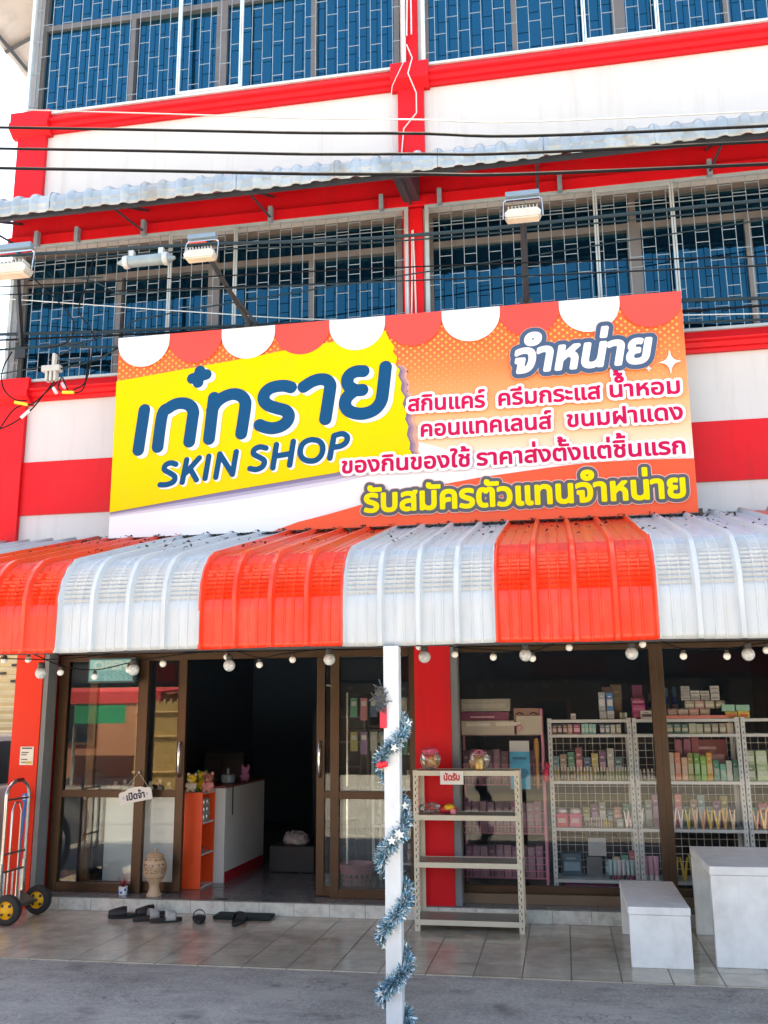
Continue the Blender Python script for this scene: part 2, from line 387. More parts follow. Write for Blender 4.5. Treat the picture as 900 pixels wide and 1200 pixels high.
# windows of the two upper floors
BLUEGLASS_SHADED = glass_mat('blue_glass_shaded', tint=(.07, .36, .56), ior=2.3, body=(.001, .008, .018))  # same blue glass; its dimmer sky reflection is put into the colour
def bay(x0, x1, mids, z0, z1, zt, gx0, gx1, hatch, cell_h, floor):
    f = MB(); y0, y1 = W + .06, W + .12
    fw_ = .05
    f.box(x0, y0, z0, x0 + fw_, y1, z1); f.box(x1 - fw_, y0, z0, x1, y1, z1)
    f.box(x0 + fw_, y0, z0, x1 - fw_, y1, z0 + fw_); f.box(x0 + fw_, y0, z1 - fw_, x1 - fw_, y1, z1)
    f.box(x0 + fw_, y0 - .004, zt - .03, x1 - fw_, y1, zt + .03)
    for x, w in mids:
        f.box(x - w / 2, y0 - .008, z0 + fw_, x + w / 2, y1, zt - .03)
        if w > .07: f.box(x - w / 4, y0 - .008, zt + .03, x + w / 4, y1, z1 - fw_)
    fr = f.build('window', ALU, sh)
    edges = [x0 + fw_] + [x for x, w in mids] + [x1 - fw_]
    for i in range(len(edges) - 1):
        dy = .03 + .022 * (i % 2)
        B(edges[i], y0 + dy, z0 + fw_, edges[i + 1], y0 + dy + .006, zt).build('glass_pane', BLUEGLASS if floor == 3 else BLUEGLASS_SHADED, fr)
    B(x0 + fw_, y0 + .045, zt, x1 - fw_, y0 + .051, z1 - .01).build('glass_pane', BLUEGLASS if floor == 3 else BLUEGLASS_SHADED, fr)
    B(x0 + .01, y1 + .02, z0, x1 - .01, y1 + .03, z1).build('dim_room_sheet', mat('dim_blue_room', (.01, .02, .035), .9), fr)  # dark sheet behind the panes, the unlit room's dimness put into its colour
    # security grille of thin bars in a brick pattern
    gy = W - .055
    gr = MB(); zb = z0 - .0; 
    n = int(round((gx1 - gx0) / .104)); st = (gx1 - gx0) / n; r = .0027
    for i in range(n + 1):
        x = gx0 + i * st
        gr.box(x - r, gy - r, zb, x + r, gy + r, z1)
    for i in range(n):
        x = gx0 + i * st
        if floor == 3:
            z = zb + .11 + (.19 if i % 2 else 0) + rnd.uniform(-.02, .02)
            while z < z1 - .05:
                gr.box(x + r, gy - r, z - r, x + st - r, gy + r, z + r); z += .36
        else:
            z = zb + .1 + (.17 if i % 2 else 0)
            k = 0
            while z < z1 - .04:
                gr.box(x + r, gy - r, z - r, x + st - r, gy + r, z + r)
                z += (.09 if k % 2 == 0 else .40); k += 1
    if floor == 2:
        for z in (z1 - .19,): gr.box(gx0, gy - r, z - r, gx1, gy + r, z + r)
    gr.build('security_grille', GRILLE, sh)
    hb = MB(); q = .017
    for x in (gx0, gx1): hb.box(x - q, gy - .02, zb - .01, x + q, gy + .012, z1 + .01)
    hb.box(gx0 + q, gy - .016, z1 - .012, gx1 - q, gy + .014, z1 + .014)
    hb.box(gx0 + q, gy - .016, zb - .012, gx1 - q, gy + .014, zb + .012)
    for x in hatch:
        hb.box(x - q, gy - .024, zb + .013, x - .002, gy - .005, z1 - .013); hb.box(x + .003, gy - .024, zb + .013, x + q, gy - .005, z1 - .013)
    hb.box(hatch[0] + q, gy - .022, zb + .014, hatch[1] - q, gy - .006, zb + .04)
    hb.box(hatch[0] + q, gy - .022, z1 - .04, hatch[1] - q, gy - .006, z1 - .014)
    hb.build('grille_frame', HATCH if floor == 3 else mat('hatch_grey', (.36, .42, .46), .45), sh)
ML = [(-3.855, .05), (-2.934, .11), (-2.02, .05)]
MR = [(-.142, .05), (.775, .11), (1.685, .05)]
for fl, z0, z1, zt in ((2, 4.61, 5.94, 5.63), (3, 7.35, 8.95, 8.41)):
    bay(-4.845, -1.2, ML, z0, z1, zt, -4.87, -1.14, (-3.31, -2.69), .36, fl)
    bay(-.975, 2.52, MR, z0, z1, zt, -.96, 2.62, (.465, 1.085), .36, fl)
cd = MB()
for i, x in enumerate((-1.125, -1.10, -1.075)):
    pts = [(x + .012 * math.sin(z * 2.1 + i * 2), W - .075 - .01 * i, z) for z in np.linspace(4.9, 8.95, 26)]
    cd.tube([p for p in pts if p[2] < 5.75], .007, 6); cd.tube([p for p in pts if p[2] > 7.5], .007, 6)
lp = [(-1.10, W - .16, 7.5), (-1.05, W - .17, 7.35), (-1.09, W - .17, 7.2), (-1.02, W - .16, 7.0), (-1.03, W - .09, 6.85), (-1.15, W - .07, 6.72), (-1.17, W - .07, 6.5), (-1.15, W - .07, 6.3)]
cd.tube(lp, .006, 6); cd.tube([(-1.13, W - .14, 7.35), (-1.24, W - .13, 7.12), (-1.29, W - .03, 6.9), (-1.27, W - .03, 6.6), (-1.2, W - .03, 6.4)], .004, 5)
cd.build('conduit', mat('conduit_white', (.62, .58, .60), .5), sh)
for x in (-4.634, -4.227, -3.569, -2.36, -1.353, -.842, .183, 1.398, 2.2):
    B(x - .018, W - .125, 5.93, x + .018, W - .071, 6.07).build('grille_bracket', GRILLE, sh)

# ground floor
GL = 8.28
CO = [(-4.92, -4.65), (-1.222, -.917), (2.5, 2.85)]
for i, (a, b_) in enumerate(CO):
    B(a, 8.052, .112 if i else 0.0, b_, 8.42, 2.95).build('column', CORNER if i == 0 else RED, sh)
STEPF = tile_mat('step_tiles', (.68, .68, .64), (.60, .63, .57), (.30, .30, .28), (.3, .4), .3, .003, (.05, 0, 0), 14, rot=(R(90), 0, 0))
B(-4.65, 8.036, -.1, 2.85, 8.5, .102).build('step', STEPF, sh)
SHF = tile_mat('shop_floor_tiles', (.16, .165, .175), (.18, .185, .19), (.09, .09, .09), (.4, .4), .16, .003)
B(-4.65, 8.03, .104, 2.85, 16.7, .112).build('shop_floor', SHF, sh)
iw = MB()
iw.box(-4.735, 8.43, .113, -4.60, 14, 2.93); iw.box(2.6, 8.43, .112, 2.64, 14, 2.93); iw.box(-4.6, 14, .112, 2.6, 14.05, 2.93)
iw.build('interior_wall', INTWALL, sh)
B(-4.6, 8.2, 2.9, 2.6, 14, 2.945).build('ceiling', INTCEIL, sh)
B(-4.64, W + .19, 2.84, 2.5, 8.25, 2.945).build('soffit', WHITE, sh)
B(-4.645, 8.20, 2.19, 2.5, 8.36, 2.84).build('door_header', mat('header_dark', (.05, .045, .05), .5), sh)
# side jamb between the left column and the door
jb = MB(); jb.box(-4.645, 8.06, .112, -4.60, 8.22, 2.19); jb.build('door_jamb', mat('jamb_grey', (.16, .18, .20), .5), sh)
def framed(x0, x1, z0, z1, y0, y1, rails, sw=.07, name='window', material=BRONZE, bot=.075, top=.06, gl=None):
    f = MB()
    f.box(x0, y0, z0, x0 + sw, y1, z1); f.box(x1 - sw, y0, z0, x1, y1, z1)
    f.box(x0 + sw, y0, z0, x1 - sw, y1, z0 + bot); f.box(x0 + sw, y0, z1 - top, x1 - sw, y1, z1)
    for r_ in rails: f.box(x0 + sw, y0 + .003, r_ - .032, x1 - sw, y1 - .003, r_ + .032)
    fr = f.build(name, material, sh, bevel=.004)
    zs = [z0 + bot] + list(rails) + [z1 - top]
    for i in range(len(zs) - 1):
        B(x0 + sw * .8, (y0 + y1) / 2 - .003, zs[i] - .01, x1 - sw * .8, (y0 + y1) / 2 + .003, zs[i + 1] + .01).build('glass_pane', gl or GLASS, fr)
    return fr
framed(-4.595, -3.71, .113, 2.185, 8.25, 8.305, [.945], .09, 'side_window', BRONZE)
def handle(fr, x, y):
    h = MB(); pts = [(x, y + .05, 1.40), (x, y - .012, 1.385), (x, y - .03, 1.33), (x, y - .035, 1.24), (x, y - .03, 1.15), (x, y - .012, 1.10), (x, y + .05, 1.085)]
    h.tube(pts, .012, 10); h.build('handle', CHROME, fr, smooth=True)
d1 = framed(-4.32, -3.365, .118, 2.185, 8.315, 8.365, [.945], .075, 'sliding_door', BRONZE); handle(d1, -3.40, 8.30)
d2 = framed(-2.14, -1.23, .118, 2.185, 8.315, 8.365, [.945], .07, 'sliding_door', BRONZE); handle(d2, -2.105, 8.30)
framed(-2.0, -1.225, .113, 2.185, 8.25, 8.305, [.945], .075, 'side_window', BRONZE)
B(-3.71, 8.25, 2.125, -2.0, 8.305, 2.185).build('door_track', BRONZE, sh)
framed(-.915, .785, .19, 2.185, 8.25, 8.305, [], .055, 'shop_window', BRONZE, bot=.055, top=.045, gl=SHOPGLASS)
framed(.785, 2.498, .19, 2.185, 8.25, 8.305, [], .055, 'shop_window', BRONZE, bot=.055, top=.045, gl=SHOPGLASS)
B(-.915, 8.2, .113, 2.498, 8.33, .188).build('window_sill', mat('brown_sill', (.16, .11, .07), .5), sh)
B(-.915, 8.06, .113, -.86, 8.20, 2.19).build('window_jamb', mat('jamb_grey', (.16, .18, .20), .5), sh)
# note pasted on the left column
nt_ = B(-4.818, 8.044, 1.205, -4.688, 8.050, 1.365)
pn = nt_.build('paper_notice', PAPER); tag(pn, 'small cream paper notice stuck on the left orange-red column', 'notice')
nl = MB()
for k, (w_, z) in enumerate(((.10, 1.345), (.07, 1.31), (.05, 1.29), (.06, 1.25), (.09, 1.225))): nl.box(-4.803, 8.0415, z, -4.803 + w_, 8.0435, z + (.008 if k else .012))
nl.mi = 1; nl.box(-4.76, 8.0412, 1.216, -4.70, 8.0425, 1.236)
nl.build('print', [mat('ink', (.05, .05, .06), .6), mat('yellow_ink', (.6, .45, .05), .6)], pn)

# ---------------------------------------------------------------- striped awning
def sheet(x0, x1, pitch, prof, crimp, rib_h, name, material, parent, rib='trap', th=.0022):
    """one roof sheet; prof = list of (Y, Z, crimp offset) from the lower edge up"""
    us = []
    n = int(round((x1 - x0) / pitch))
    if rib == 'trap': ts = [(0, 1), (.055, 1), (.10, .12), (.115, 0), (.345, 0), (.365, .16), (.395, .16), (.415, 0), (.585, 0), (.605, .16), (.635, .16), (.655, 0), (.885, 0), (.90, .12), (.945, 1)]
    else: ts = [(k / 12, max(0, 1 - (min(k, 12 - k) / 2.6) ** 2) ** .5 if min(k, 12 - k) < 2.6 else 0) for k in range(12)]
    for i in range(n):
        for t, h in ts: us.append((x0 + (i + t) * (x1 - x0) / n, h))
    us.append((x1, 1))
    P = [Vector((0, p[0], p[1])) for p in prof]; ph = rnd.uniform(0, 6)
    V = []; F = []
    for j, p in enumerate(P):
        t = (P[min(j + 1, len(P) - 1)] - P[max(j - 1, 0)]).normalized()
        nrm = Vector((0, -t.z, t.y))           # outwards: front and up
        for x, h in us:
            wob = .0022 * math.sin(x * 7.3 + ph) * math.sin(j * .9 + x * 3.1 + ph) + (.004 * math.sin(x * 5.1 + ph * 2) if j == 0 else .0025 * math.sin(x * 11 + ph) if j < 4 else 0)
            q = p + nrm * (rib_h * h + prof[j][2] * (1 - min(1, h * 1.2)) + wob) + Vector((0, 0, .004 * math.sin(x * 4.3 + ph) if j == 0 else 0))
            V.append((x, q.y, q.z))
    m = len(us)
    for j in range(len(P) - 1):
        for i in range(m - 1): F.append((j * m + i, j * m + i + 1, (j + 1) * m + i + 1, (j + 1) * m + i))
    mb = MB(); mb.add(V, F)
    o = mb.build(name, material, parent, recalc=False, smooth=True)
    s_ = o.modifiers.new('thickness', 'SOLIDIFY'); s_.thickness = th; s_.offset = -1
    return o
def awning_profile(dy=0):
    pr = [(5.30 - dy, z, 0) for z in (1.995, 2.03, 2.12, 2.21, 2.275)]
    ncr = 14; spc = 2; cx, cz, rad = 5.615, 2.282, .315
    a0, a1 = math.pi, math.pi * .595
    N_ = ncr * spc
    for k in range(1, N_ + 1):
        a = a0 + (a1 - a0) * k / N_
        c = -.017 * (.5 - .5 * math.cos(2 * math.pi * (k / spc)))
        pr.append((cx + rad * math.cos(a) - dy, cz + rad * math.sin(a), c))
    y, z = pr[-1][0], pr[-1][1]
    for k in range(1, 7):
        f = k / 6
        pr.append((y + (7.44 - y) * f, z + (3.115 - z) * f, 0))
    return pr
aw = empty('striped_awning', (-1, 5.3, 2.0), 'long awning of alternating red and white ribbed metal sheets curving down over the shopfront', 'awning')
XB = [-6.50, -5.62, -4.74, -3.86, -2.983, -2.073, -1.210, -.338, .529, 1.40, 2.27, 3.14]
for i in range(len(XB) - 1):
    red = (i % 2 == 1)
    sheet(XB[i] - .003, XB[i + 1] + .003, .2175, awning_profile(.0035 if red else 0), 0, .030, 'red_sheet' if red else 'white_sheet', AWR if red else AWW, aw)
fr = MB()
fr.box(-6.5, 5.325, 1.99, 3.1, 5.365, 2.03); fr.box(-6.5, 5.33, 2.28, 3.1, 5.37, 2.32); fr.box(-6.5, 6.3, 2.73, 3.1, 6.34, 2.78); fr.box(-6.5, 7.38, 3.02, 3.1, 7.42, 3.07)
for x in (-6.4, -4.6, -2.75, -.925, .9, 2.6):
    fr.add([(x - .02, 5.37, 2.29), (x + .02, 5.37, 2.29), (x + .02, 7.38, 2.97), (x - .02, 7.38, 2.97), (x - .02, 5.37, 2.35), (x + .02, 5.37, 2.35), (x + .02, 7.38, 3.03), (x - .02, 7.38, 3.03)],
           [(0, 1, 2, 3), (4, 5, 6, 7), (0, 1, 5, 4), (1, 2, 6, 5), (2, 3, 7, 6), (3, 0, 4, 7)])
    fr.box(x - .02, 5.325, 2.03, x + .02, 5.365, 2.28)
fr.build('awning_frame', STEEL, aw)
po = B(-.971, 5.25, -.018, -.885, 5.335, 1.989)
pm = mat('worn_white_post', (.66, .68, .70), .45, var=.12, nscale=9, dirt=.35, dirtcol=(.33, .34, .36), dscale=7, stretch=(1, 1, .4))
pst = po.build('awning_post', pm, bevel=.006); tag(pst, 'white painted square steel post under the awning, wound with tinsel', 'post')

# ---------------------------------------------------------------- small grey canopy above the second floor windows
cp = empty('corrugated_canopy', (-1, 7.4, 6.0), 'narrow weathered grey corrugated canopy above the second storey windows', 'canopy')
def canopy_profile(dy):
    pr = [(6.70 - dy, z, 0) for z in (5.825, 5.86, 5.90)]
    pr.append((6.697 - dy, 5.908, .006)); pr.append((6.70 - dy, 5.915, 0))
    for k in range(1, 9):
        a = math.pi - (math.pi * .40) * k / 8
        pr.append((6.79 + .09 * math.cos(a) - dy, 5.93 + .09 * math.sin(a), 0))
    y, z = pr[-1][0], pr[-1][1]
    for k in range(1, 5): pr.append((y + (7.49 - y) * k / 4, z + (6.30 - z) * k / 4, 0))
    return pr
x = -5.75; k = 0
while x < 3.0:
    sheet(x, x + .83, .166, canopy_profile(.004 if k % 2 else 0), 0, .024, 'canopy_sheet', GALV, cp, rib='round'); x += .83; k += 1
cb = MB()
cb.box(-5.7, 6.75, 5.83, 3.1, 6.785, 5.865); cb.box(-5.7, 7.1, 6.05, 3.1, 7.135, 6.085)
for xx in (-4.85, -3.57, -2.36, -1.10, -.0, 1.4, 2.6):
    w = .012
    cb.tube([(xx, 6.76, 5.87), (xx, 7.48, 6.22)], .014, 4)
    cb.tube([(xx, 6.80, 5.86), (xx, 7.48, 5.98)], .012, 4)
cb.build('bracket', STEEL, cp)
cb2 = MB(); cb2.prism([(6.75, 5.87), (7.45, 6.0), (7.45, 6.25)], 'x', -1.16, -1.02); cb2.build('gusset', STEEL, cp)
# side eave high on the left wall
se = empty('side_eave', (-5.2, 9, 8.4), 'brownish corrugated eave jutting out from the left wall at the top', 'eave')
ev = MB(); m_ = 40
V = []; F = []
for j in range(m_ + 1):
    y = 7.2 + j * .12
    dz = .02 * abs(math.sin(j * math.pi / 3))
    V += [(-5.5, y, 8.53 + dz), (-4.96, y, 8.78 + dz), (-5.5, y, 8.55 + dz), (-4.96, y, 8.80 + dz)]
for j in range(m_):
    a = j * 4; c = a + 4
    F += [(a, a + 1, c + 1, c), (a + 2, c + 2, c + 3, a + 3), (a, c, c + 2, a + 2)]
F += [(0, 1, 3, 2), (m_ * 4, m_ * 4 + 2, m_ * 4 + 3, m_ * 4 + 1)]
ev.add(V, F); ev.build('eave_sheet', mat('old_brown_sheet', (.46, .42, .42), .6, var=.2, dirt=.5, dirtcol=(.25, .18, .13)), se)
er = MB()
for y in (7.3, 7.9, 8.6, 9.4, 10.4): er.tube([(-5.48, y, 8.51), (-4.97, y, 8.745)], .025, 4)
er.tube([(-5.42, 7.2, 8.53), (-5.42, 12, 8.53)], .025, 4)
er.build('rafter', STEEL, se)
# ---------------------------------------------------------------- lettering: outlines -> distance field -> flat print
def seg_dist(PX, PY, pts, closed):
    """smallest distance from grid points to a polyline"""
    d = np.full(PX.shape, 1e9)
    n = len(pts)
    for i in range(n if closed else n - 1):
        ax, ay = pts[i]; bx, by = pts[(i + 1) % n]
        vx, vy = bx - ax, by - ay; L2 = vx * vx + vy * vy
        if L2 < 1e-14: continue
        t = np.clip(((PX - ax) * vx + (PY - ay) * vy) / L2, 0, 1)
        d = np.minimum(d, (PX - ax - t * vx) ** 2 + (PY - ay - t * vy) ** 2)
    return np.sqrt(d)
def winding(PX, PY, pts):
    w = np.zeros(PX.shape, int); n = len(pts)
    for i in range(n):
        ax, ay = pts[i]; bx, by = pts[(i + 1) % n]
        if ay == by: continue
        up_ = (ay <= PY) & (by > PY); dn = (ay > PY) & (by <= PY)
        cr = (bx - ax) * (PY - ay) - (PX - ax) * (by - ay)
        w += (up_ & (cr > 0)).astype(int); w -= (dn & (cr < 0)).astype(int)
    return w
class Field:
    """distance field on a regular grid; < 0 inside"""
    def __init__(s, x0, y0, x1, y1, cell):
        s.c = cell; s.nx = int((x1 - x0) / cell) + 2; s.ny = int((y1 - y0) / cell) + 2; s.x0 = x0; s.y0 = y0
        s.d = np.full((s.ny, s.nx), 1e3)
    def _win(s, pts, pad):
        xs = [p[0] for p in pts]; ys = [p[1] for p in pts]
        i0 = max(0, int((min(xs) - pad - s.x0) / s.c)); i1 = min(s.nx, int((max(xs) + pad - s.x0) / s.c) + 2)
        j0 = max(0, int((min(ys) - pad - s.y0) / s.c)); j1 = min(s.ny, int((max(ys) + pad - s.y0) / s.c) + 2)
        gx, gy = np.meshgrid(s.x0 + np.arange(i0, i1) * s.c, s.y0 + np.arange(j0, j1) * s.c)
        return slice(j0, j1), slice(i0, i1), gx, gy
    def stroke(s, pts, r, pad):
        a, b, gx, gy = s._win(pts, r + pad)
        s.d[a, b] = np.minimum(s.d[a, b], seg_dist(gx, gy, pts, False) - r)
    def glyph(s, polys, pad):
        al = [p for q in polys for p in q]
        if not al: return
        a, b, gx, gy = s._win(al, pad)
        d = np.full(gx.shape, 1e9); w = np.zeros(gx.shape, int)
        for q in polys: d = np.minimum(d, seg_dist(gx, gy, q, True)); w += winding(gx, gy, q)
        s.d[a, b] = np.minimum(s.d[a, b], np.where(w != 0, -d, d))
    def mesh(s, mb, grow, place):
        f = s.d - grow; ins = f < 0; c = s.c; vid = {}; V = []; F = []
        def vert(key, x, y):
            k = vid.get(key)
            if k is None: k = len(V); vid[key] = k; V.append(place(s.x0 + x * c, s.y0 + y * c))
            return k
        def edge(j0, i0, j1, i1):
            a, b = f[j0, i0], f[j1, i1]; t = a / (a - b)
            return vert(('e', j0, i0, j1, i1) if (j0, i0) < (j1, i1) else ('e', j1, i1, j0, i0), i0 + (i1 - i0) * t, j0 + (j1 - j0) * t)
        for j in range(s.ny - 1):
            row = ins[j, :-1].astype(int) + ins[j, 1:] + ins[j + 1, :-1] + ins[j + 1, 1:]
            idx = np.nonzero(row)[0]; run = None
            for i in idx:
                if row[i] == 4:
                    if run is None: run = [i, i]
                    elif run[1] == i - 1: run[1] = i
                    else:
                        F.append((vert((j, run[0]), run[0], j), vert((j, run[1] + 1), run[1] + 1, j), vert((j + 1, run[1] + 1), run[1] + 1, j + 1), vert((j + 1, run[0]), run[0], j + 1))); run = [i, i]
                    continue
                cs = [(j, i), (j, i + 1), (j + 1, i + 1), (j + 1, i)]; poly = []
                for k in range(4):
                    p, q = cs[k], cs[(k + 1) % 4]
                    if ins[p]: poly.append(vert(p, p[1], p[0]))
                    if ins[p] != ins[q]: poly.append(edge(*p, *q))
                if len(poly) > 2: F.append(tuple(poly))
            if run is not None:
                F.append((vert((j, run[0]), run[0], j), vert((j, run[1] + 1), run[1] + 1, j), vert((j + 1, run[1] + 1), run[1] + 1, j + 1), vert((j + 1, run[0]), run[0], j + 1)))
        mb.add(V, F)

_fc = {}
def font_splines(text):
    if text in _fc: return _fc[text]
    c = bpy.data.curves.new('lettering', 'FONT'); c.body = text
    o = bpy.data.objects.new('lettering', c); COL.objects.link(o)
    dg = bpy.context.evaluated_depsgraph_get(); dg.update()
    cu = o.evaluated_get(dg).to_curve(dg)
    out = []
    for sp in cu.splines:
        pts = []
        bp = sp.bezier_points; n = len(bp)
        for i in range(n):
            a, b = bp[i], bp[(i + 1) % n]
            p0, p1, p2, p3 = a.co, a.handle_right, b.handle_left, b.co
            straight = (p1 - p0).cross(p3 - p0).length < 1e-5 and (p2 - p0).cross(p3 - p0).length < 1e-5
            for k in range(1 if straight else 5):
                t = k / 5; q = p0 * (1 - t) ** 3 + p1 * 3 * t * (1 - t) ** 2 + p2 * 3 * t * t * (1 - t) + p3 * t ** 3
                pts.append((q.x, q.y))
        out.append(pts)
    bpy.data.objects.remove(o); bpy.data.curves.remove(c)
    _fc[text] = out
    return out
UPV = 'ิีึืั'; TONE = '่้๊๋์็'
def word_polys(word, lift=.16):
    """one list of outlines per character; tone marks stacked above vowels"""
    al = font_splines(word); out = []; k = 0
    for i, ch in enumerate(word):
        if ch == ' ': continue
        n = len(font_splines(ch)); ps = al[k:k + n]; k += n
        if ch in TONE and ((i > 0 and word[i - 1] in UPV) or (i + 1 < len(word) and word[i + 1] == 'ำ')):
            ps = [[(x, y + lift + (.17 if i + 1 < len(word) and word[i + 1] == 'ำ' else .02)) for x, y in q] for q in ps]
        elif ch == 'ำ' and n == 3:
            cx = sum(x for x, y in ps[1]) / len(ps[1]); cy = sum(y for x, y in ps[1]) / len(ps[1])
            ps = [ps[0]] + [[(cx - .01 + (x - cx) * 1.5, cy + .095 + (y - cy) * 1.5) for x, y in q] for q in ps[1:]]
        elif ch in UPV: ps = [[(x, y + .02) for x, y in q] for q in ps]
        elif ch in TONE: ps = [[(x - .02, y + .07) for x, y in q] for q in ps]
        out.append(ps)
    return out
def fit_word(word, a, b, h, slant=0, lift=.2):
    """outlines scaled so the word runs from a to b (baseline) with consonant height h"""
    cs = word_polys(word, lift)
    xs = [p[0] for c in cs for q in c for p in q]
    hk = max(p[1] for q in font_splines('ก') for p in q) if any(ord(c) > 3000 for c in word) else max(p[1] for q in font_splines('N') for p in q)
    x0, x1 = min(xs), max(xs); sy = h / hk
    L_ = math.hypot(b[0] - a[0], b[1] - a[1]); an = math.atan2(b[1] - a[1], b[0] - a[0]); sx = L_ / (x1 - x0)
    ca, sa = math.cos(an), math.sin(an)
    def tr(p):
        x, y = (p[0] - x0) * sx + slant * p[1] * sy, p[1] * sy
        return (a[0] + x * ca - y * sa, a[1] + x * sa + y * ca)
    return [[[tr(p) for p in q] for q in c] for c in cs]
def bounds(chars, pad):
    xs = [p[0] for c in chars for q in c for p in q]; ys = [p[1] for c in chars for q in c for p in q]
    return min(xs) - pad, min(ys) - pad, max(xs) + pad, max(ys) + pad
def print_word(word, a, b, h, cell, layers, place_fn, names, parent, slant=0, inset=0, lift=.2):
    """layers: list of (grow, depth, material)"""
    ch = fit_word(word, (a[0] + inset, a[1]), (b[0] - inset, b[1]), h, slant, lift)
    gm = max(l[0] for l in layers) + cell * 3
    f = Field(*bounds(ch, gm), cell)
    for c in ch: f.glyph(c, gm)
    return f
# traced lettering and shapes of the sign, in metres from its lower left corner
SIGN_X0,SIGN_Z0,SIGN_W,SIGN_H=-3.6209,3.0581,4.6775,1.7588
LOGO=[[(0.271, 1.089), (0.2336, 0.7411)], [(0.4045, 0.7572), (0.4339, 1.0378), (0.4884, 1.0916), (0.5547, 1.1231), (0.6289, 1.122), (0.6838, 1.0915), (0.7085, 1.0393), (0.7037, 0.9865), (0.6817, 0.7863)], [(0.8849, 1.1534), (0.8537, 0.7992)], [(0.8722, 1.048), (0.9101, 1.1118), (0.9751, 1.1563), (1.0475, 1.1738), (1.114, 1.1571), (1.1546, 1.1106), (1.16, 1.0482), (1.1313, 0.8275)], [(1.5479, 1.1961), (1.4996, 1.2129), (1.4337, 1.2148), (1.368, 1.1988), (1.3247, 1.1573), (1.3184, 1.1043), (1.3559, 1.0574), (1.4368, 1.0238), (1.5026, 1.0002), (1.5336, 0.9571), (1.5185, 0.9041), (1.4683, 0.868), (1.396, 0.8551), (1.3303, 0.8696), (1.2875, 0.8899)], [(1.6569, 1.1926), (1.7245, 1.2319), (1.7894, 1.2478), (1.8471, 1.2376), (1.8788, 1.1969), (1.8762, 1.1354), (1.8415, 0.9046)], [(2.1571, 1.2908), (2.0974, 1.2925), (2.0475, 1.2697), (2.0232, 1.2245), (2.0375, 1.1706), (2.09, 1.1346), (2.1467, 1.1306)], [(2.0687, 1.1187), (2.019, 1.0741), (2.0048, 1.0169), (2.0332, 0.9642), (2.1037, 0.9334), (2.1811, 0.9325), (2.2514, 0.9608), (2.2966, 1.0154), (2.3154, 1.0893), (2.3412, 1.3134)]]
PLUS=[[(0.7534, 1.4007), (0.7409, 1.2977)], [(0.6882, 1.338), (0.8112, 1.3639)]]
SKIN=[[(0.5716, 0.5982), (0.527, 0.6124), (0.4817, 0.5955), (0.4733, 0.5569), (0.5206, 0.527), (0.5659, 0.4934), (0.5576, 0.4512), (0.4988, 0.4292), (0.4408, 0.4303)], [(0.6659, 0.6318), (0.6335, 0.4414)], [(0.7748, 0.6411), (0.6642, 0.521)], [(0.6987, 0.5521), (0.7556, 0.4561)], [(0.8575, 0.6499), (0.8302, 0.4636)], [(0.9223, 0.4683), (0.9517, 0.6638), (1.0643, 0.4855), (1.0925, 0.6749)], [(1.3448, 0.6907), (1.2923, 0.7036), (1.2462, 0.6831), (1.2431, 0.6447), (1.2941, 0.6147), (1.3334, 0.5817), (1.3188, 0.5366), (1.2672, 0.5146), (1.2128, 0.5253)], [(1.4331, 0.7143), (1.4056, 0.5202)], [(1.575, 0.7326), (1.547, 0.5351)], [(1.4232, 0.6168), (1.5572, 0.6319)], [(1.7295, 0.7384), (1.7866, 0.7234), (1.819, 0.6794), (1.8137, 0.6149), (1.7725, 0.5679), (1.7158, 0.5597), (1.6587, 0.5821), (1.6335, 0.6332), (1.648, 0.6974), (1.6877, 0.7295), (1.7295, 0.7384)], [(1.9131, 0.7558), (1.8799, 0.5749)], [(1.9169, 0.7613), (1.9828, 0.7724), (2.0223, 0.7432), (2.0129, 0.698), (1.9698, 0.6702), (1.904, 0.6628)]]
WORDS=[('สกินแคร์', (2.5189, 0.924), (3.1353, 0.9174)), ('ครีมกระแส', (3.2379, 0.9209), (4.0265, 0.9253)), ('น้ำหอม', (4.091, 0.929), (4.6137, 0.9269)), ('คอนแทคเลนส์', (2.6195, 0.708), (3.6433, 0.7093)), ('ขนมฝาแดง', (3.7571, 0.7123), (4.6207, 0.7206)), ('ของกินของใช้', (1.9771, 0.4435), (3.0038, 0.4448)), ('ราคาส่งตั้งแต่ชิ้นแรก', (3.0525, 0.4461), (4.6192, 0.4529)), ('รับสมัครตัวแทนจำหน่าย', (2.1569, 0.1181), (4.5986, 0.1185)), ('จำหน่าย', (3.3388, 1.1828), (4.4493, 1.1958))]
YELLOW=[(0.0011, 1.3665), (1.2737, 1.4978), (1.4214, 1.52), (1.8745, 1.5659), (2.1124, 1.5911), (2.3411, 1.6316), (2.3688, 1.5548), (2.4176, 1.4841), (2.403, 1.4409), (2.4376, 1.3866), (2.4229, 1.3291), (2.4574, 1.2825), (2.4429, 1.2326), (2.4701, 1.1724), (2.4623, 1.1077), (2.4963, 1.0475), (2.4748, 0.9915), (2.5085, 0.9175), (2.4939, 0.8614), (2.5207, 0.8027), (2.506, 0.7328), (2.5325, 0.6605), (2.5249, 0.6117), (2.5517, 0.5681), (1.9281, 0.4525), (0.971, 0.3436), (0.0038, 0.2182)]
TORN=[(2.3688, 1.5548), (2.4176, 1.4841), (2.403, 1.4409), (2.4376, 1.3866), (2.4229, 1.3291), (2.4574, 1.2825), (2.4429, 1.2326), (2.4701, 1.1724), (2.4623, 1.1077), (2.4963, 1.0475), (2.4748, 0.9915), (2.5085, 0.9175), (2.4939, 0.8614), (2.5207, 0.8027), (2.506, 0.7328), (2.5325, 0.6605), (2.5249, 0.6117), (2.5517, 0.5681)]
YBOT=[(2.5517, 0.5681), (1.9281, 0.4525), (0.971, 0.3436), (0.0038, 0.2182)]
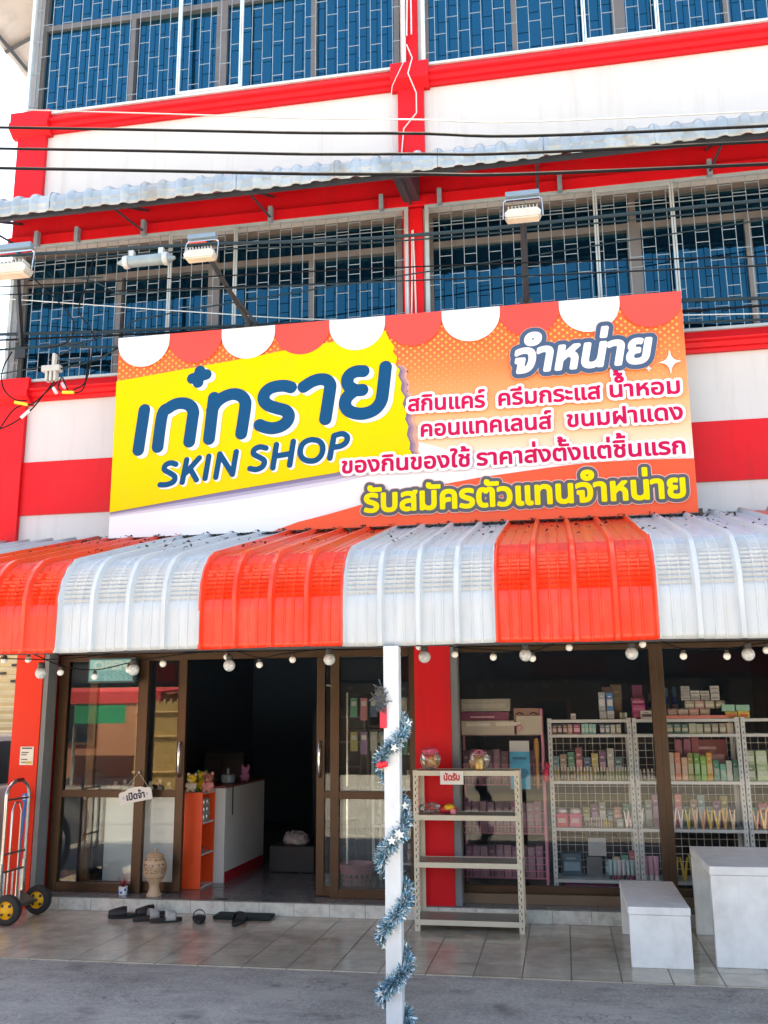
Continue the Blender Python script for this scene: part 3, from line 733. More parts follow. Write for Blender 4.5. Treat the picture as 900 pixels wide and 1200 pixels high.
WAVE=[(1.4178, 0.0049), (1.6218, 0.0654), (1.8316, 0.1078), (2.1089, 0.1743), (2.4519, 0.247), (2.7907, 0.312), (3.0583, 0.3491), (3.3555, 0.3772), (3.584, 0.3984), (3.8936, 0.4215), (4.2228, 0.4227), (4.6722, 0.4127)]
STAR=(4.5752, 1.1825); STAR2=(4.3948, 1.1409)
sign = empty('shop_sign', (SIGN_X0 + SIGN_W / 2, 7.2, SIGN_Z0), 'wide yellow and orange shop signboard with red and white scallops standing on the striped awning', 'signboard')
SY = 7.15
def lay(k): return SY - .0022 * k
def plc(k):
    y = lay(k)
    return lambda u, v: (SIGN_X0 + u, y, SIGN_Z0 + v)
def flat(poly, k, name, m, holes=None):
    mb = MB(); p = plc(k); mb.add([p(u, v) for u, v in poly], [tuple(range(len(poly)))])
    return mb.build(name, m, sign, recalc=False)
SW, SH = SIGN_W, SIGN_H
B(SIGN_X0, SY, SIGN_Z0, SIGN_X0 + SW, SY + .11, SIGN_Z0 + SH).build('box_frame', mat('sign_frame', (.62, .64, .66), .5), sign)
# orange print that fades to cream lower down
def fade_mat():
    m = bpy.data.materials.new('orange_fade_print'); m.use_nodes = True
    nt = m.node_tree; N = nt.nodes; L = nt.links; b = N['Principled BSDF']; b.inputs['Roughness'].default_value = .5
    tc = N.new('ShaderNodeTexCoord'); sp = N.new('ShaderNodeSeparateXYZ'); L.new(tc.outputs['Object'], sp.inputs[0])
    r = N.new('ShaderNodeValToRGB'); e = r.color_ramp.elements
    e[0].position = 0; e[0].color = (.76, .75, .74, 1); e[1].position = 1; e[1].color = (.78, .10, .02, 1)
    for p_, c in ((.22, (.76, .75, .72)), (.36, (.72, .54, .35)), (.52, (.78, .36, .14)), (.70, (.78, .20, .05)), (.82, (.78, .12, .025))):
        q = e.new(p_); q.color = (*c, 1)
    dv = N.new('ShaderNodeMath'); dv.operation = 'DIVIDE'; dv.inputs[1].default_value = SH
    L.new(sp.outputs['Z'], dv.inputs[0]); L.new(dv.outputs[0], r.inputs[0]); L.new(r.outputs[0], b.inputs['Base Color'])
    return m
OFADE = fade_mat()
flat([(0, 0), (SW, 0), (SW, SH), (0, SH)], 1, 'orange_print', OFADE)
# white paper area under the yellow piece
PAPERW = mat('paper_print', (.76, .76, .80), .5, var=.05, nscale=2, stretch=(.3, 1, 5))
low = [(x, y - .0) for x, y in YBOT]
flat([(0, 0)] + [(1.42, 0), (1.9, .14), (2.5, .28), (3.0, .37), (3.35, .40)] + [(2.75, .62), (2.5, .7), (1.9, .6), (0, .35)], 2, 'white_print', PAPERW)
# soft purple edge the torn paper is printed with: bands of print
for k, (w, c) in enumerate(((.085, (.58, .55, .64)), (.055, (.36, .32, .44)), (.028, (.18, .15, .25)))):
    mm = mat('edge_print_%d' % k, c, .5, var=.03)
    lower = [(x, y) for x, y in reversed(YBOT)]
    flat([(x, y - w * (1.0 if x > .6 else .45)) for x, y in lower] + [(x, y + .02) for x, y in YBOT], 3 + k, 'paper_edge', mm)
    t_ = [p for p in TORN if p[1] < 1.35]
    cc = [(.60, .30, .22), (.36, .20, .24), (.18, .13, .22)][k]
    flat([(x - .05, y) for x, y in t_] + [(x + w * .8, y - .01) for x, y in reversed(t_)], 3 + k, 'paper_edge', mat('torn_print_%d' % k, cc, .5, var=.03))
YEL = mat('yellow_print', (.80, .55, .002), .6, var=.02, spec=.2)
flat(YELLOW, 7, 'yellow_print', YEL)
ORED = mat('orange_red_print', (.80, .075, .012), .5, var=.04)
flat([(WAVE[0][0], 0)] + WAVE[1:-1] + [(SW, .412), (SW, 0)], 7, 'orange_red_wave', ORED)
# white band along the wave
flat([(x, y + .002) for x, y in WAVE[3:]] + [(x, y + .02 + .028 * math.sin(math.pi * (i + 1) / 9)) for i, (x, y) in reversed(list(enumerate(WAVE[3:])))], 6, 'white_wave', PW)
# halftone dots
dots = MB(); p = plc(3)
for j in range(34):
    for i in range(150):
        u = .02 + i * .064 / 2 * 1.0; v = SH - .1 - j * .028
        if (i + j) % 2: continue
        if u > SW - .02: continue
        right = u > 2.36
        fade = 1 if v > 1.45 else max(0, 1 - (1.45 - v) / .45)
        edge = max(0, 1 - abs(u - (2.6 if u < 3.5 else 4.3)) / .75) if v < 1.36 else 1
        if not right and v < 1.33: continue
        r = .0105 * (.5 + .5 * fade) * (1 if v > 1.3 else edge ** .5 if edge > 0 else 0)
        if fade <= 0 or r < .003: continue
        n = 8
        dots.add([p(u + r * math.cos(a), v + r * math.sin(a)) for a in (2 * math.pi * k / n for k in range(n))], [tuple(range(n))])
dots.build('halftone_dots', mat('dot_print', (.88, .42, .06), .5, var=.02), sign, recalc=False)
# scallops
sc_r = SW / 20
for k in range(10):
    u0 = k * SW / 10; cx = u0 + sc_r
    drop = .055
    poly = [(u0, SH), (u0, SH - drop)] + [(cx - sc_r * math.cos(a), SH - drop - sc_r * math.sin(a) * .96) for a in (math.pi * i / 24 for i in range(1, 24))] + [(u0 + 2 * sc_r, SH - drop), (u0 + 2 * sc_r, SH)]
    if k == 9:
        poly = [(u0, SH), (u0, SH - drop)] + [(cx - sc_r * math.cos(a), SH - drop - sc_r * math.sin(a) * .96) for a in (math.pi * i / 24 for i in range(1, 24))] + [(SW, SH - drop), (SW, SH)]
    flat(poly, 8, 'scallop', mat('scallop_white', (.68, .70, .74), .5, var=.03) if k % 2 == 0 else mat('scallop_red', (.80, .055, .04), .5, var=.05))
# the shop's name
def stroke_layer(strokes, r, cell, grow, k, m, name, off=(0, 0)):
    al = [p for s in strokes for p in s]; pad = r + grow + cell * 3
    f = Field(min(p[0] for p in al) - pad, min(p[1] for p in al) - pad, max(p[0] for p in al) + pad, max(p[1] for p in al) + pad, cell)
    for s in strokes: f.stroke(smooth(s) if len(s) > 3 else s, r, grow + cell * 3)
    mb = MB(); y = lay(k)
    f.mesh(mb, grow, lambda u, v: (SIGN_X0 + u + off[0], y, SIGN_Z0 + v + off[1]))
    return mb.build(name, m, sign, recalc=False)
def smooth(pts, n=5):
    out = []; P = [Vector(p) for p in pts]
    for i in range(len(P) - 1):
        p0, p1, p2, p3 = P[max(i - 1, 0)], P[i], P[i + 1], P[min(i + 2, len(P) - 1)]
        for k in range(n):
            t = k / n
            q = .5 * (2 * p1 + (p2 - p0) * t + (2 * p0 - 5 * p1 + 4 * p2 - p3) * t * t + (3 * p1 - p0 - 3 * p2 + p3) * t ** 3)
            out.append((q.x, q.y))
    out.append(tuple(P[-1])); return out
stroke_layer(LOGO, .052, .006, .003, 9, PW, 'name_shadow', (.034, -.022))
stroke_layer(PLUS, .047, .006, .003, 9, PW, 'name_shadow', (.034, -.022))
stroke_layer(LOGO, .052, .006, 0, 10, NAVY, 'name_lettering')
stroke_layer(PLUS, .047, .006, 0, 10, NAVY, 'name_lettering')
def polyl(s): return s
_sm = smooth
def skin_layers():
    al = [p for s in SKIN for p in s]; r = .0235
    f = Field(min(p[0] for p in al) - .08, min(p[1] for p in al) - .08, max(p[0] for p in al) + .08, max(p[1] for p in al) + .08, .005)
    for s in SKIN: f.stroke(s if len(s) <= 4 else _sm(s), r, .03)
    mb = MB(); y = lay(9); f.mesh(mb, .006, lambda u, v: (SIGN_X0 + u + .014, y, SIGN_Z0 + v - .009)); mb.build('name_shadow', PW, sign, recalc=False)
    mb = MB(); y2 = lay(10); f.mesh(mb, 0, lambda u, v: (SIGN_X0 + u, y2, SIGN_Z0 + v)); mb.build('name_lettering', NAVY, sign, recalc=False)
skin_layers()
MAG = mat('crimson_print', (.52, .001, .07), .6, var=.03, spec=.15)
PINKW_ = mat('outline_print', (.86, .80, .84), .5, var=.02)
def sign_word(word, a, b, h, grow, outs, m, cell=.0042, slant=0, lift=.2):
    f = print_word(word, a, b, h, cell, [(o[0],) for o in outs] + [(grow,)], None, None, None, slant, grow, lift)
    k0 = 11
    for gw, mm in outs:
        mb = MB(); y = lay(k0); f.mesh(mb, gw, lambda u, v: (SIGN_X0 + u, y, SIGN_Z0 + v)); mb.build('lettering_outline', mm, sign, recalc=False); k0 += 1
    mb = MB(); y = lay(k0); f.mesh(mb, grow, lambda u, v: (SIGN_X0 + u, y, SIGN_Z0 + v)); mb.build('lettering', m, sign, recalc=False)
for w_, a, b_ in WORDS[:7]:
    sign_word(w_, a, b_, 0.098, .0058, [(.027, PINKW_)], MAG)
GREYP = mat('grey_print', (.075, .075, .085), .5, var=.03)
LEM = mat('lemon_print', (.80, .66, .003), .6, var=.02, spec=.2)
w_, a, b_ = WORDS[7]
sign_word(w_, a, b_, .142, .0095, [(.042, mat('pale_rim', (.70, .42, .38), .5)), (.036, GREYP)], LEM, .005)
w_, a, b_ = WORDS[8]
sign_word(w_, (a[0] + .01, a[1]), (b_[0] - .05, b_[1]), .188, .014, [(.055, mat('pale_rim2', (.74, .40, .25), .5)), (.051, mat('slate_blue_print', (.035, .075, .16), .5))], PW, .005, .22)
# sparkles
def star(c, r, k):
    pts = []
    for i in range(32):
        a = 2 * math.pi * i / 32
        rr = r * (abs(math.cos(a)) ** .5 - abs(math.sin(a)) ** .5) ** 2 if False else r / ((abs(math.cos(a)) ** .55 + abs(math.sin(a)) ** .55) ** (1 / .55)) * 1.0
        pts.append((c[0] + rr * math.cos(a) * .85, c[1] + rr * math.sin(a)))
    return pts
flat(star((STAR[0] - .02, STAR[1]), .10, 0), 11, 'sparkle', PW); flat(star(STAR2, .03, 0), 11, 'sparkle', PW)
# brackets holding the sign
br = MB()
for xx in (SIGN_X0 + .15, SIGN_X0 + SW - .1): br.box(xx, SY + .02, SIGN_Z0 - .06, xx + .11, SY + .09, SIGN_Z0 - .002)
br.box(SIGN_X0 + SW - .12, SY - .01, SIGN_Z0 - .035, SIGN_X0 + SW + .03, SY + .10, SIGN_Z0 - .003)
br.box(SIGN_X0 + SW + .003, SY - .01, SIGN_Z0 - .003, SIGN_X0 + SW + .03, SY + .10, SIGN_Z0 + .03)
for xx in (SIGN_X0 + .5, SIGN_X0 + SW / 2, SIGN_X0 + SW - .5): br.box(xx, SY + .11, SIGN_Z0 + .9, xx + .04, 7.49, SIGN_Z0 + .94)
br.build('bracket', DARK, sign)
# ---------------------------------------------------------------- floodlights, cables
def floodlight(name, c, w, base, label, group='floodlights above the sign'):
    x, y, z = c
    e = empty('floodlight', base if base else c, label, 'floodlight', group)
    h = MB(); k = w / .26
    h.prism([(x - .115 * k, z - .02 * k), (x + .115 * k, z - .02 * k), (x + .13 * k, z + .015 * k), (x + .10 * k, z + .045 * k), (x - .10 * k, z + .045 * k), (x - .13 * k, z + .015 * k)], 'y', y - .05 * k, y + .045 * k)
    h.build('housing', mat('white_lamp_paint', (.50, .50, .47), .45, var=.1, dirt=.4, dirtcol=(.3,.3,.28), dscale=9), e, bevel=.006)
    fn = MB()
    for i in range(9): fn.box(x + (-.10 + i * .025) * k - .003, y - .045 * k, z + .045 * k, x + (-.10 + i * .025) * k + .003, y + .04 * k, z + .065 * k)
    fn.build('cooling_fin', MATS['white_lamp_paint'], e)
    ln = B(x - .11 * k, y - .042 * k, z - .028 * k, x + .11 * k, y + .036 * k, z - .0215 * k).build('lens', mat('lamp_lens', (.62, .60, .48), .3), e)
    b = MB()
    for s in (-1, 1): b.tube([(x + s * .14 * k, y, z + .0), (x + s * .135 * k, y + .03, z + .14 * k), (x + s * .12 * k, y + .03, z + .155 * k)], .006, 6)
    b.box(x - .12 * k, y + .02, z + .15 * k, x + .12 * k, y + .045, z + .165 * k)
    b.build('bracket', CHROME, e)
    B(x - .12 * k, y - .005, z + .168 * k, x + .12 * k, y + .05, z + .205 * k).build('driver_box', mat('driver_grey', (.16, .24, .33), .5), e, bevel=.004)
    if base:
        a = MB(); q = .021
        p0, p1 = Vector(base), Vector((x, y + .05, z + .10 * k))
        a.tube([p0, p1], .024, 4)
        if name == 'braced': a.tube([p0 + Vector((.06, .0, .0)), p0.lerp(p1, .5)], .016, 4)
        a.box(p0.x - .05, p0.y - .015, p0.z - .12, p0.x + .05, p0.y + .006, p0.z + .03)
        a.build('arm', mat('arm_black', (.02, .03, .04), .5), e)
    return e
floodlight('braced', (-2.52, 6.2, 4.995), .245, (-2.44, 7.16, 4.845), 'white floodlight on a slanting dark arm above the yellow half of the sign')
floodlight('plain', (-.112, 6.2, 5.06), .26, (-.133, 7.16, 4.845), 'white floodlight on a straight arm above the orange half of the sign')
floodlight('plain', (-4.08, 6.2, 5.02), .32, (-4.72, 7.42, 4.95), 'big white floodlight by the left corner of the building, in front of the caged windows')

def catmull(pts, n=8):
    out = []; P = [Vector(p) for p in pts]
    for i in range(len(P) - 1):
        p0, p1, p2, p3 = P[max(i - 1, 0)], P[i], P[i + 1], P[min(i + 2, len(P) - 1)]
        for k in range(n):
            t = k / n
            out.append(.5 * (2 * p1 + (p2 - p0) * t + (2 * p0 - 5 * p1 + 4 * p2 - p3) * t * t + (3 * p1 - p0 - 3 * p2 + p3) * t ** 3))
    out.append(P[-1]); return out
def cable(pts, r, m, label, group=None, ext=True):
    P = [Vector(p) for p in pts]
    if ext:
        da, db = P[0] - P[1], P[-1] - P[-2]
        a = P[0] + Vector((-9, 0, max(-.6, min(1.5, da.z / abs(da.x) * 9)))); b = P[-1] + Vector((9, 0, max(-.6, min(.6, db.z / abs(db.x) * 9))))
        P = [a] + P + [b]
    o = MB().tube(catmull(P), r, 6).build('overhead_cable', m, smooth=True)
    return tag(o, label, 'cable', group)
G1 = 'cables crossing the white wall'
cable([(-3.118, 4.5, 5.028), (-.805, 4.5, 4.688), (1.147, 4.5, 4.474)], .008, BLACKCABLE, 'topmost black cable crossing the white wall of the third storey', G1)
cable([(-3.104, 4.5, 4.887), (-.806, 4.5, 4.562), (1.139, 4.5, 4.388)], .008, BLACKCABLE, 'middle black cable crossing in front of the grey canopy', G1)
cable([(-3.09, 4.5, 4.757), (-.807, 4.5, 4.443), (1.128, 4.5, 4.265)], .009, BLACKCABLE, 'lowest black cable crossing just under the grey canopy edge', G1)
cable([(-3.12, 4.5, 5.15), (-.80, 4.5, 4.772), (1.154, 4.5, 4.557)], .0035, mat('cable_grey', (.33, .35, .36), .5), 'thin pale wire crossing above the three black cables', G1)
G2 = 'cables strung along the second storey windows'
CY = 6.4
BLUEC = mat('cable_bluegrey', (.025, .045, .058), .8, spec=.15)
cable([(-4.326, CY, 5.288), (-2.676, CY, 5.214), (-.958, CY, 5.111), (1.58, CY, 5.115)], .013, BLUEC, 'thick slate cable running under the red beam of the second storey', G2)
cable([(-4.3, CY + .05, 5.25), (-2.676, CY + .05, 5.19), (-.958, CY + .05, 5.10), (1.58, CY + .05, 5.085)], .006, BLUEC, 'thin slate cable hugging the thick one under the red beam', G2)
DY = 7.33
cable([(-4.887, DY, 5.039), (-3.717, DY, 4.972), (-1.107, DY, 4.872), (1.19, DY, 4.815), (1.734, DY, 4.786)], .014, BLUEC, 'thick dark cable passing just behind the top edge of the signboard', G2)
cable([(-4.884, DY + .03, 4.997), (-3.716, DY + .03, 4.948), (-1.108, DY + .03, 4.857), (1.185, DY + .03, 4.743), (1.73, DY + .03, 4.737)], .009, BLACKCABLE, 'black cable twisted beside the thick one behind the sign top', G2)
cable([(-4.916, DY - .05, 5.376), (-3.04, DY - .05, 5.075), (-1.546, DY - .05, 4.865), (1.18, DY - .05, 4.671)], .005, mat('cable_pale', (.50, .56, .58), .5), 'thin pale cable sagging down from the left towards the sign top', G2)
cable([(-4.874, DY, 4.889), (-4.37, DY, 4.889), (-3.725, DY, 4.82), (-2.447, DY, 4.77)], .010, BLUEC, 'slate cable passing behind the sign corner at the left windows', G2)
cable([(-4.855, DY, 4.658), (-4.361, DY, 4.766), (-3.717, DY, 4.98), (-2.456, DY, 5.166)], .006, BLUEC, 'thin dark cable rising diagonally across the left windows', G2)
cable([(-3.72, CY, 4.27), (-3.62, 6.8, 4.5), (-3.66, 7.3, 4.81), (-3.3, DY, 4.81)], .009, BLUEC, 'cable leaving the grey clamp towards the sign edge', G2, ext=False)
cable([(-4.4, CY, 5.02), (-.834, CY, 4.85), (1.542, CY, 4.69)], .005, BLACKCABLE, 'thin dark wire across the right windows, upper of two', G2)
cable([(-4.4, CY, 4.95), (-.836, CY, 4.741), (1.524, CY, 4.62)], .005, BLACKCABLE, 'thin dark wire across the right windows, lower of two', G2)
cable([(-4.3, CY, 5.08), (-3.6, CY, 5.02), (-3.2, CY, 4.86), (-2.4, CY, 4.82)], .005, BLUEC, 'thin slate wire dipping behind the left floodlight', G2)
# splice sleeve hanging on a cable
sp = empty('cable_splice_box', (-3.23, CY, 5.11), 'grey cylindrical cable splice sleeve hanging beside the left floodlight', 'cable box')
q = MB(); M_ = Matrix.Rotation(R(90), 4, 'Y')
q.lathe([(.012, -.24), (.02, -.22), (.035, -.19), (.045, -.17), (.045, .17), (.035, .19), (.02, .22), (.012, .24)], (-3.05, CY, 5.12), 12, M_)
q.build('sleeve', mat('splice_grey', (.20, .27, .31), .35, var=.15), sp, smooth=True)
q = MB()
for dx in (-.165, .165):
    q = MB(); q.lathe([(.051, -.02), (.053, 0), (.051, .02)], (-3.05 + dx, CY, 5.12), 12, M_); q.box(-3.05 + dx * .75 - .02, CY - .02, 5.16, -3.05 + dx * .75 + .02, CY + .02, 5.21)
    q.build('clamp', mat('splice_clamp', (.42, .46, .48), .4), sp)
# cable clamp with drop wires at the left
kc = empty('cable_clamp', (-3.8, CY, 4.2), 'grey plastic cable clamp with looping black drop wires in front of the left windows', 'cable clamp')
q = MB(); q.box(-3.87, CY - .03, 4.25, -3.72, CY + .03, 4.30); q.box(-3.79, CY - .02, 4.30, -3.765, CY + .02, 4.40)
for dx in (-.075, -.04, -.005): q.box(-3.75 + dx - .01, CY - .03, 4.17, -3.75 + dx + .01, CY + .02, 4.25)
q.build('clamp_body', mat('clamp_grey', (.42, .42, .40), .5), kc, bevel=.004)
drops = [[(-3.77, CY, 4.17), (-3.82, CY - .05, 4.05), (-3.92, CY - .05, 3.93), (-4.08, CY - .03, 3.84), (-4.25, CY, 3.80)],
 [(-3.74, CY, 4.17), (-3.80, CY - .06, 4.06), (-3.90, CY - .06, 3.98), (-4.0, CY, 4.0), (-4.1, CY, 3.96), (-4.2, CY, 3.82)],
 [(-3.71, CY, 4.2), (-3.70, CY - .05, 4.09), (-3.62, CY - .05, 4.05), (-3.53, CY, 4.08), (-3.5, CY, 4.2), (-3.49, CY, 4.42)],
 [(-3.70, CY, 4.2), (-3.66, CY + .03, 4.10), (-3.58, CY, 4.10), (-3.50, CY, 4.16), (-3.46, CY, 4.42)],
 [(-4.15, CY, 4.45), (-4.22, CY, 4.3), (-4.2, CY, 4.15), (-4.1, CY, 4.05), (-3.99, CY, 4.03)],
 [(-4.2, CY, 5.2), (-4.0, CY, 5.05), (-3.7, CY, 4.75), (-3.63, CY, 4.6), (-3.7, CY, 4.48), (-3.9, CY, 4.45)],
 [(-3.5, CY, 5.2), (-3.55, CY, 4.95), (-3.6, CY, 4.75), (-3.5, CY, 4.6), (-3.44, CY, 4.48)]]
for d in drops: MB().tube(catmull(d, 6), .0055, 6).build('drop_wire', BLACKCABLE, kc, smooth=True)
def ferrule(a, b, m): MB().tube([a, b], .013, 8).build('ferrule', m, kc)
YF = mat('ferrule_yellow', (.75, .55, .03), .5); WF = mat('ferrule_white', (.7, .68, .68), .5)
ferrule((-4.06, CY - .05, 4.005), (-3.96, CY - .03, 3.985), YF); ferrule((-3.99, CY - .06, 3.87), (-3.93, CY - .05, 3.93), WF)
ferrule((-3.66, CY - .055, 4.055), (-3.57, CY - .05, 4.05), YF); ferrule((-3.76, CY - .02, 4.11), (-3.72, CY - .04, 4.06), WF); ferrule((-3.70, CY, 4.15), (-3.66, CY - .03, 4.10), mat('ferrule_pink', (.7, .45, .5), .5))

# ---------------------------------------------------------------- string of bulbs under the awning edge
st = empty('string_light', (-1.0, 5.6, 1.95), 'string of round white bulbs, small and large, looped under the awning edge', 'string light')
SM = [(-3.512, 1.975), (-3.344, 1.977), (-3.114, 1.892), (-2.88, 1.862), (-2.652, 1.901), (-2.428, 1.934), (-2.012, 1.968), (-1.803, 1.917), (-1.594, 1.944), (-.819, 2.005), (-.607, 1.956), (-.382, 1.936), (-.156, 1.925), (.055, 1.982), (.466, 1.992), (.685, 1.921), (.919, 1.916), (1.13, 1.945), (1.36, 1.96)]
BG = [(-3.237, 1.889), (-2.613, 1.90), (-1.988, 1.915), (-1.36, 1.94), (-.784, 1.944), (-.195, 1.943), (.402, 1.941), (1.029, 1.924)]
BULB = mat('bulb_white', (.82, .82, .80), .3, var=.03); BULBB = mat('bulb_frosted', (.52, .56, .58), .35, var=.35, nscale=60)
SOCK = mat('socket_black', (.02, .02, .022), .5)
wire = [Vector((-4.6, 5.6, 2.02))]
for x, z in SM: wire.append(Vector((x, 5.6, z + .043)))
MB().tube(catmull(wire, 5), .0035, 5).build('cable', BLACKCABLE, st, smooth=True)
MB().tube(catmull([Vector((-4.6, 5.58, 2.06))] + [Vector((x, 5.58, z + .085 + (.03 if i % 2 else 0))) for i, (x, z) in enumerate(BG)] + [Vector((2.3, 5.58, 2.04))], 5), .0035, 5).build('cable', BLACKCABLE, st, smooth=True)
for L_, r, mm, yy in ((SM, .0205, BULB, 5.6), (BG, .036, BULBB, 5.58)):
    for x, z in L_:
        s_ = MB().lathe([(r * .5, z + r * .85), (r * .62, z + r * 1.0), (r * .55, z + r * 1.7), (r * .2, z + r * 1.9)], (x, yy, 0), 10).build('socket', SOCK, st, smooth=True)
        MB().ball((x, yy, z), r).build('bulb', mm, s_, smooth=True)

# ---------------------------------------------------------------- tinsel round the post
tn = empty('tinsel_garland', (-.928, 5.2925, .05), 'silvery blue tinsel garland spiralling up the white post', 'garland')
KN = [(-270, .05), (-90, .179), (90, .347), (270, .466), (450, .68), (630, .847), (810, 1.065), (990, 1.352), (1170, 1.554), (1290, 1.64)]
def helix(t):
    a = KN[0][0] + (KN[-1][0] - KN[0][0]) * t
    for (a0, z0), (a1, z1) in zip(KN, KN[1:]):
        if a <= a1: z = z0 + (z1 - z0) * (a - a0) / (a1 - a0); break
    return a, z
TIN = [mat('tinsel_blue', (.16, .42, .55), .25, metal=.75, var=.3, nscale=80), mat('tinsel_silver', (.72, .80, .84), .25, metal=.55, var=.1), mat('tinsel_dark', (.03, .12, .17), .3, metal=.6)]
q = MB(); V_ = []
core = []
for i in range(260):
    a, z = helix(i / 259); ra = R(a); rr = .066
    z -= .012 * (1 + math.sin(i * .7)) * (1 if i % 7 else .4)
    core.append(Vector((-.928 + rr * math.sin(ra), 5.2925 - rr * math.cos(ra), z)))
for i in range(17000):
    t = rnd.random(); k = t * 258; p = core[int(k)].lerp(core[int(k) + 1], k - int(k))
    dv = Vector((rnd.gauss(0, 1), rnd.gauss(0, 1), rnd.gauss(0, 1))).normalized()
    ln = rnd.uniform(.02, .056); sd = dv.cross(Vector((rnd.gauss(0, 1), rnd.gauss(0, 1), rnd.gauss(0, 1)))).normalized() * .0017
    q.mi = 0 if rnd.random() < .42 else (1 if rnd.random() < .74 else 2)
    e_ = p + dv * ln
    if abs(e_.x + .928) < .045 and abs(e_.y - 5.2925) < .045: continue
    q.add([p - sd, p + sd, e_ + sd, e_ - sd], [(0, 1, 2, 3)])
q.build('tinsel_strand', TIN, tn, recalc=False)
q = MB()
for i in range(12):
    q = MB(); k = rnd.randrange(8, 250); p = core[k] + Vector((rnd.uniform(-.03, .03), -.02, rnd.uniform(-.03, .02)))
    n = 5; r1, r2 = .026, .011
    q.prism([(p.x + (r1 if j % 2 == 0 else r2) * math.sin(math.pi * j / n + i), p.z + (r1 if j % 2 == 0 else r2) * math.cos(math.pi * j / n + i)) for j in range(2 * n)], 'y', p.y - .012, p.y - .008)
    q.build('foil_star', mat('foil_white', (.75, .80, .82), .3, metal=.3), tn)
q = MB().box(-.99, 5.238, 1.54, -.952, 5.244, 1.66, Matrix.Rotation(0, 4, 'Z')); q.build('red_tag', mat('tag_red', (.62, .02, .05), .5), tn)
q = MB()
for i in range(160):
    p = Vector((-.985 + rnd.gauss(0, .012), 5.225, 1.70 + rnd.gauss(0, .03))); d = Vector((rnd.gauss(0, 1), rnd.gauss(0, .5), rnd.gauss(0, 1))).normalized() * .03
    s_ = d.cross(Vector((0, 1, 0))).normalized() * .003; q.add([p - s_, p + s_, p + d + s_, p + d - s_], [(0, 1, 2, 3)])
q.build('dark_bow', mat('bow_dark', (.06, .065, .07), .4, metal=.4), tn, recalc=False)
q = MB().ball((-.985, 5.22, 1.345), .022, .015, .02); q.ball((-.96, 5.22, 1.35), .018, .015, .018); q.build('red_bauble', mat('bauble_red', (.65, .01, .03), .3), tn, smooth=True)
# ---------------------------------------------------------------- hand truck
ht = empty('hand_truck', (-4.5, 7.62, 0), 'chrome hand truck with black tyres and yellow hubs standing by the left column', 'hand truck')
ALUP = mat('polished_tube', (.62, .62, .60), .22, metal=.9, var=.05); REDBAR = mat('dark_red_grip', (.18, .02, .02), .5); STB = mat('black_bar', (.06, .05, .05), .45)
tx, ya, yb = -4.56, 7.455, 7.80
q = MB()
pts = [(tx, ya, .10), (tx, ya, .98)] + [(tx, (ya + yb) / 2 - (yb - ya) / 2 * math.cos(a), .98 + .12 * math.sin(a)) for a in (math.pi * k / 10 for k in range(1, 10))] + [(tx, yb, .98), (tx, yb, .10)]
q.tube(pts, .015, 10); q.build('frame', ALUP, ht, smooth=True)
MB().tube([(tx, 7.57, 1.101), (tx, 7.685, 1.101)], .018, 10).build('grip', REDBAR, ht, smooth=True)
for z in (.95, .52, .38): MB().tube([(tx, ya, z), (tx, yb, z)], .009, 8).build('crossbar', STB, ht, smooth=True)
q = MB(); q.tube([(tx, 7.56, .14), (tx, 7.56, .85), (tx, 7.6, .92), (tx, 7.66, .92), (tx, 7.70, .85), (tx, 7.70, .14)], .009, 8); q.build('inner_loop', ALUP, ht, smooth=True)
for y in (7.505, 7.63, 7.75): MB().tube([(tx, y, .12), (tx, y, .38)], .008, 8).build('rod', ALUP, ht, smooth=True)
for y in (ya, yb): B(tx - .012, y - .02, .10, tx + .012, y + .02, .45).build('side_plate', ALUP, ht, bevel=.003)
MB().tube([(-4.43, 7.36, .118), (-4.43, 7.86, .118)], .012, 8).build('axle', STB, ht, smooth=True)
q = MB()
for y in (7.47, 7.77): q.prism([(tx, .20), (tx, .06), (-4.43, .10), (-4.43, .14)], 'y', y - .004, y + .004)
q.build('axle_bracket', STB, ht)
B(-4.80, 7.44, .025, tx, 7.81, .035).build('toe_plate', ALUP, ht)
TYRE = mat('black_tyre', (.02, .02, .023), .7, bump=.2, bscale=120); HUB = mat('yellow_hub', (.78, .42, .01), .4)
Mw = Matrix.Rotation(R(90), 4, 'X')
for y in (7.37, 7.83):
    w = MB().lathe([(.068, -.028), (.095, -.034), (.112, -.026), (.118, 0), (.112, .026), (.095, .034), (.068, .028), (.068, -.028)], (-4.43, y, .118), 32, Mw, caps=False).build('tyre', TYRE, ht, smooth=True)
    MB().lathe([(.02, -.026), (.045, -.022), (.06, -.012), (.07, -.026), (.07, .026), (.06, .012), (.045, .022), (.02, .026)], (-4.43, y, .118), 28, Mw).build('hub', HUB, w, smooth=True)
    q = MB()
    for k in range(4):
        a = R(45 + 90 * k); q.lathe([(.012, -.0265), (.012, .0265)], (-4.43 + .045 * math.cos(a), y, .118 + .045 * math.sin(a)), 10, Mw)
    q.build('hub_hole', DARK, w)
# blue and white tool hanging on the column behind the truck
bt = MB().lathe([(.002, -.028), (.034, -.022), (.040, 0), (.034, .022), (.002, .028)], (-4.70, 7.99, .93), 20, Mw)
bt.mi = 1; bt.lathe([(.018, -.03), (.018, .03)], (-4.70, 7.99, .93), 14, Mw)
bt.mi = 0; bt.tube([(-4.70, 7.99, .92), (-4.715, 7.98, .55), (-4.72, 7.97, .12), (-4.72, 7.97, .02)], [.014, .010, .006, .006], 8)
tag(bt.build('broom_handle', [mat('tool_blue', (.03, .15, .55), .4), mat('tool_white', (.75, .75, .78), .4)], smooth=True), 'blue stick with a round white-centred head leaning on the left column behind the hand truck', 'tool')

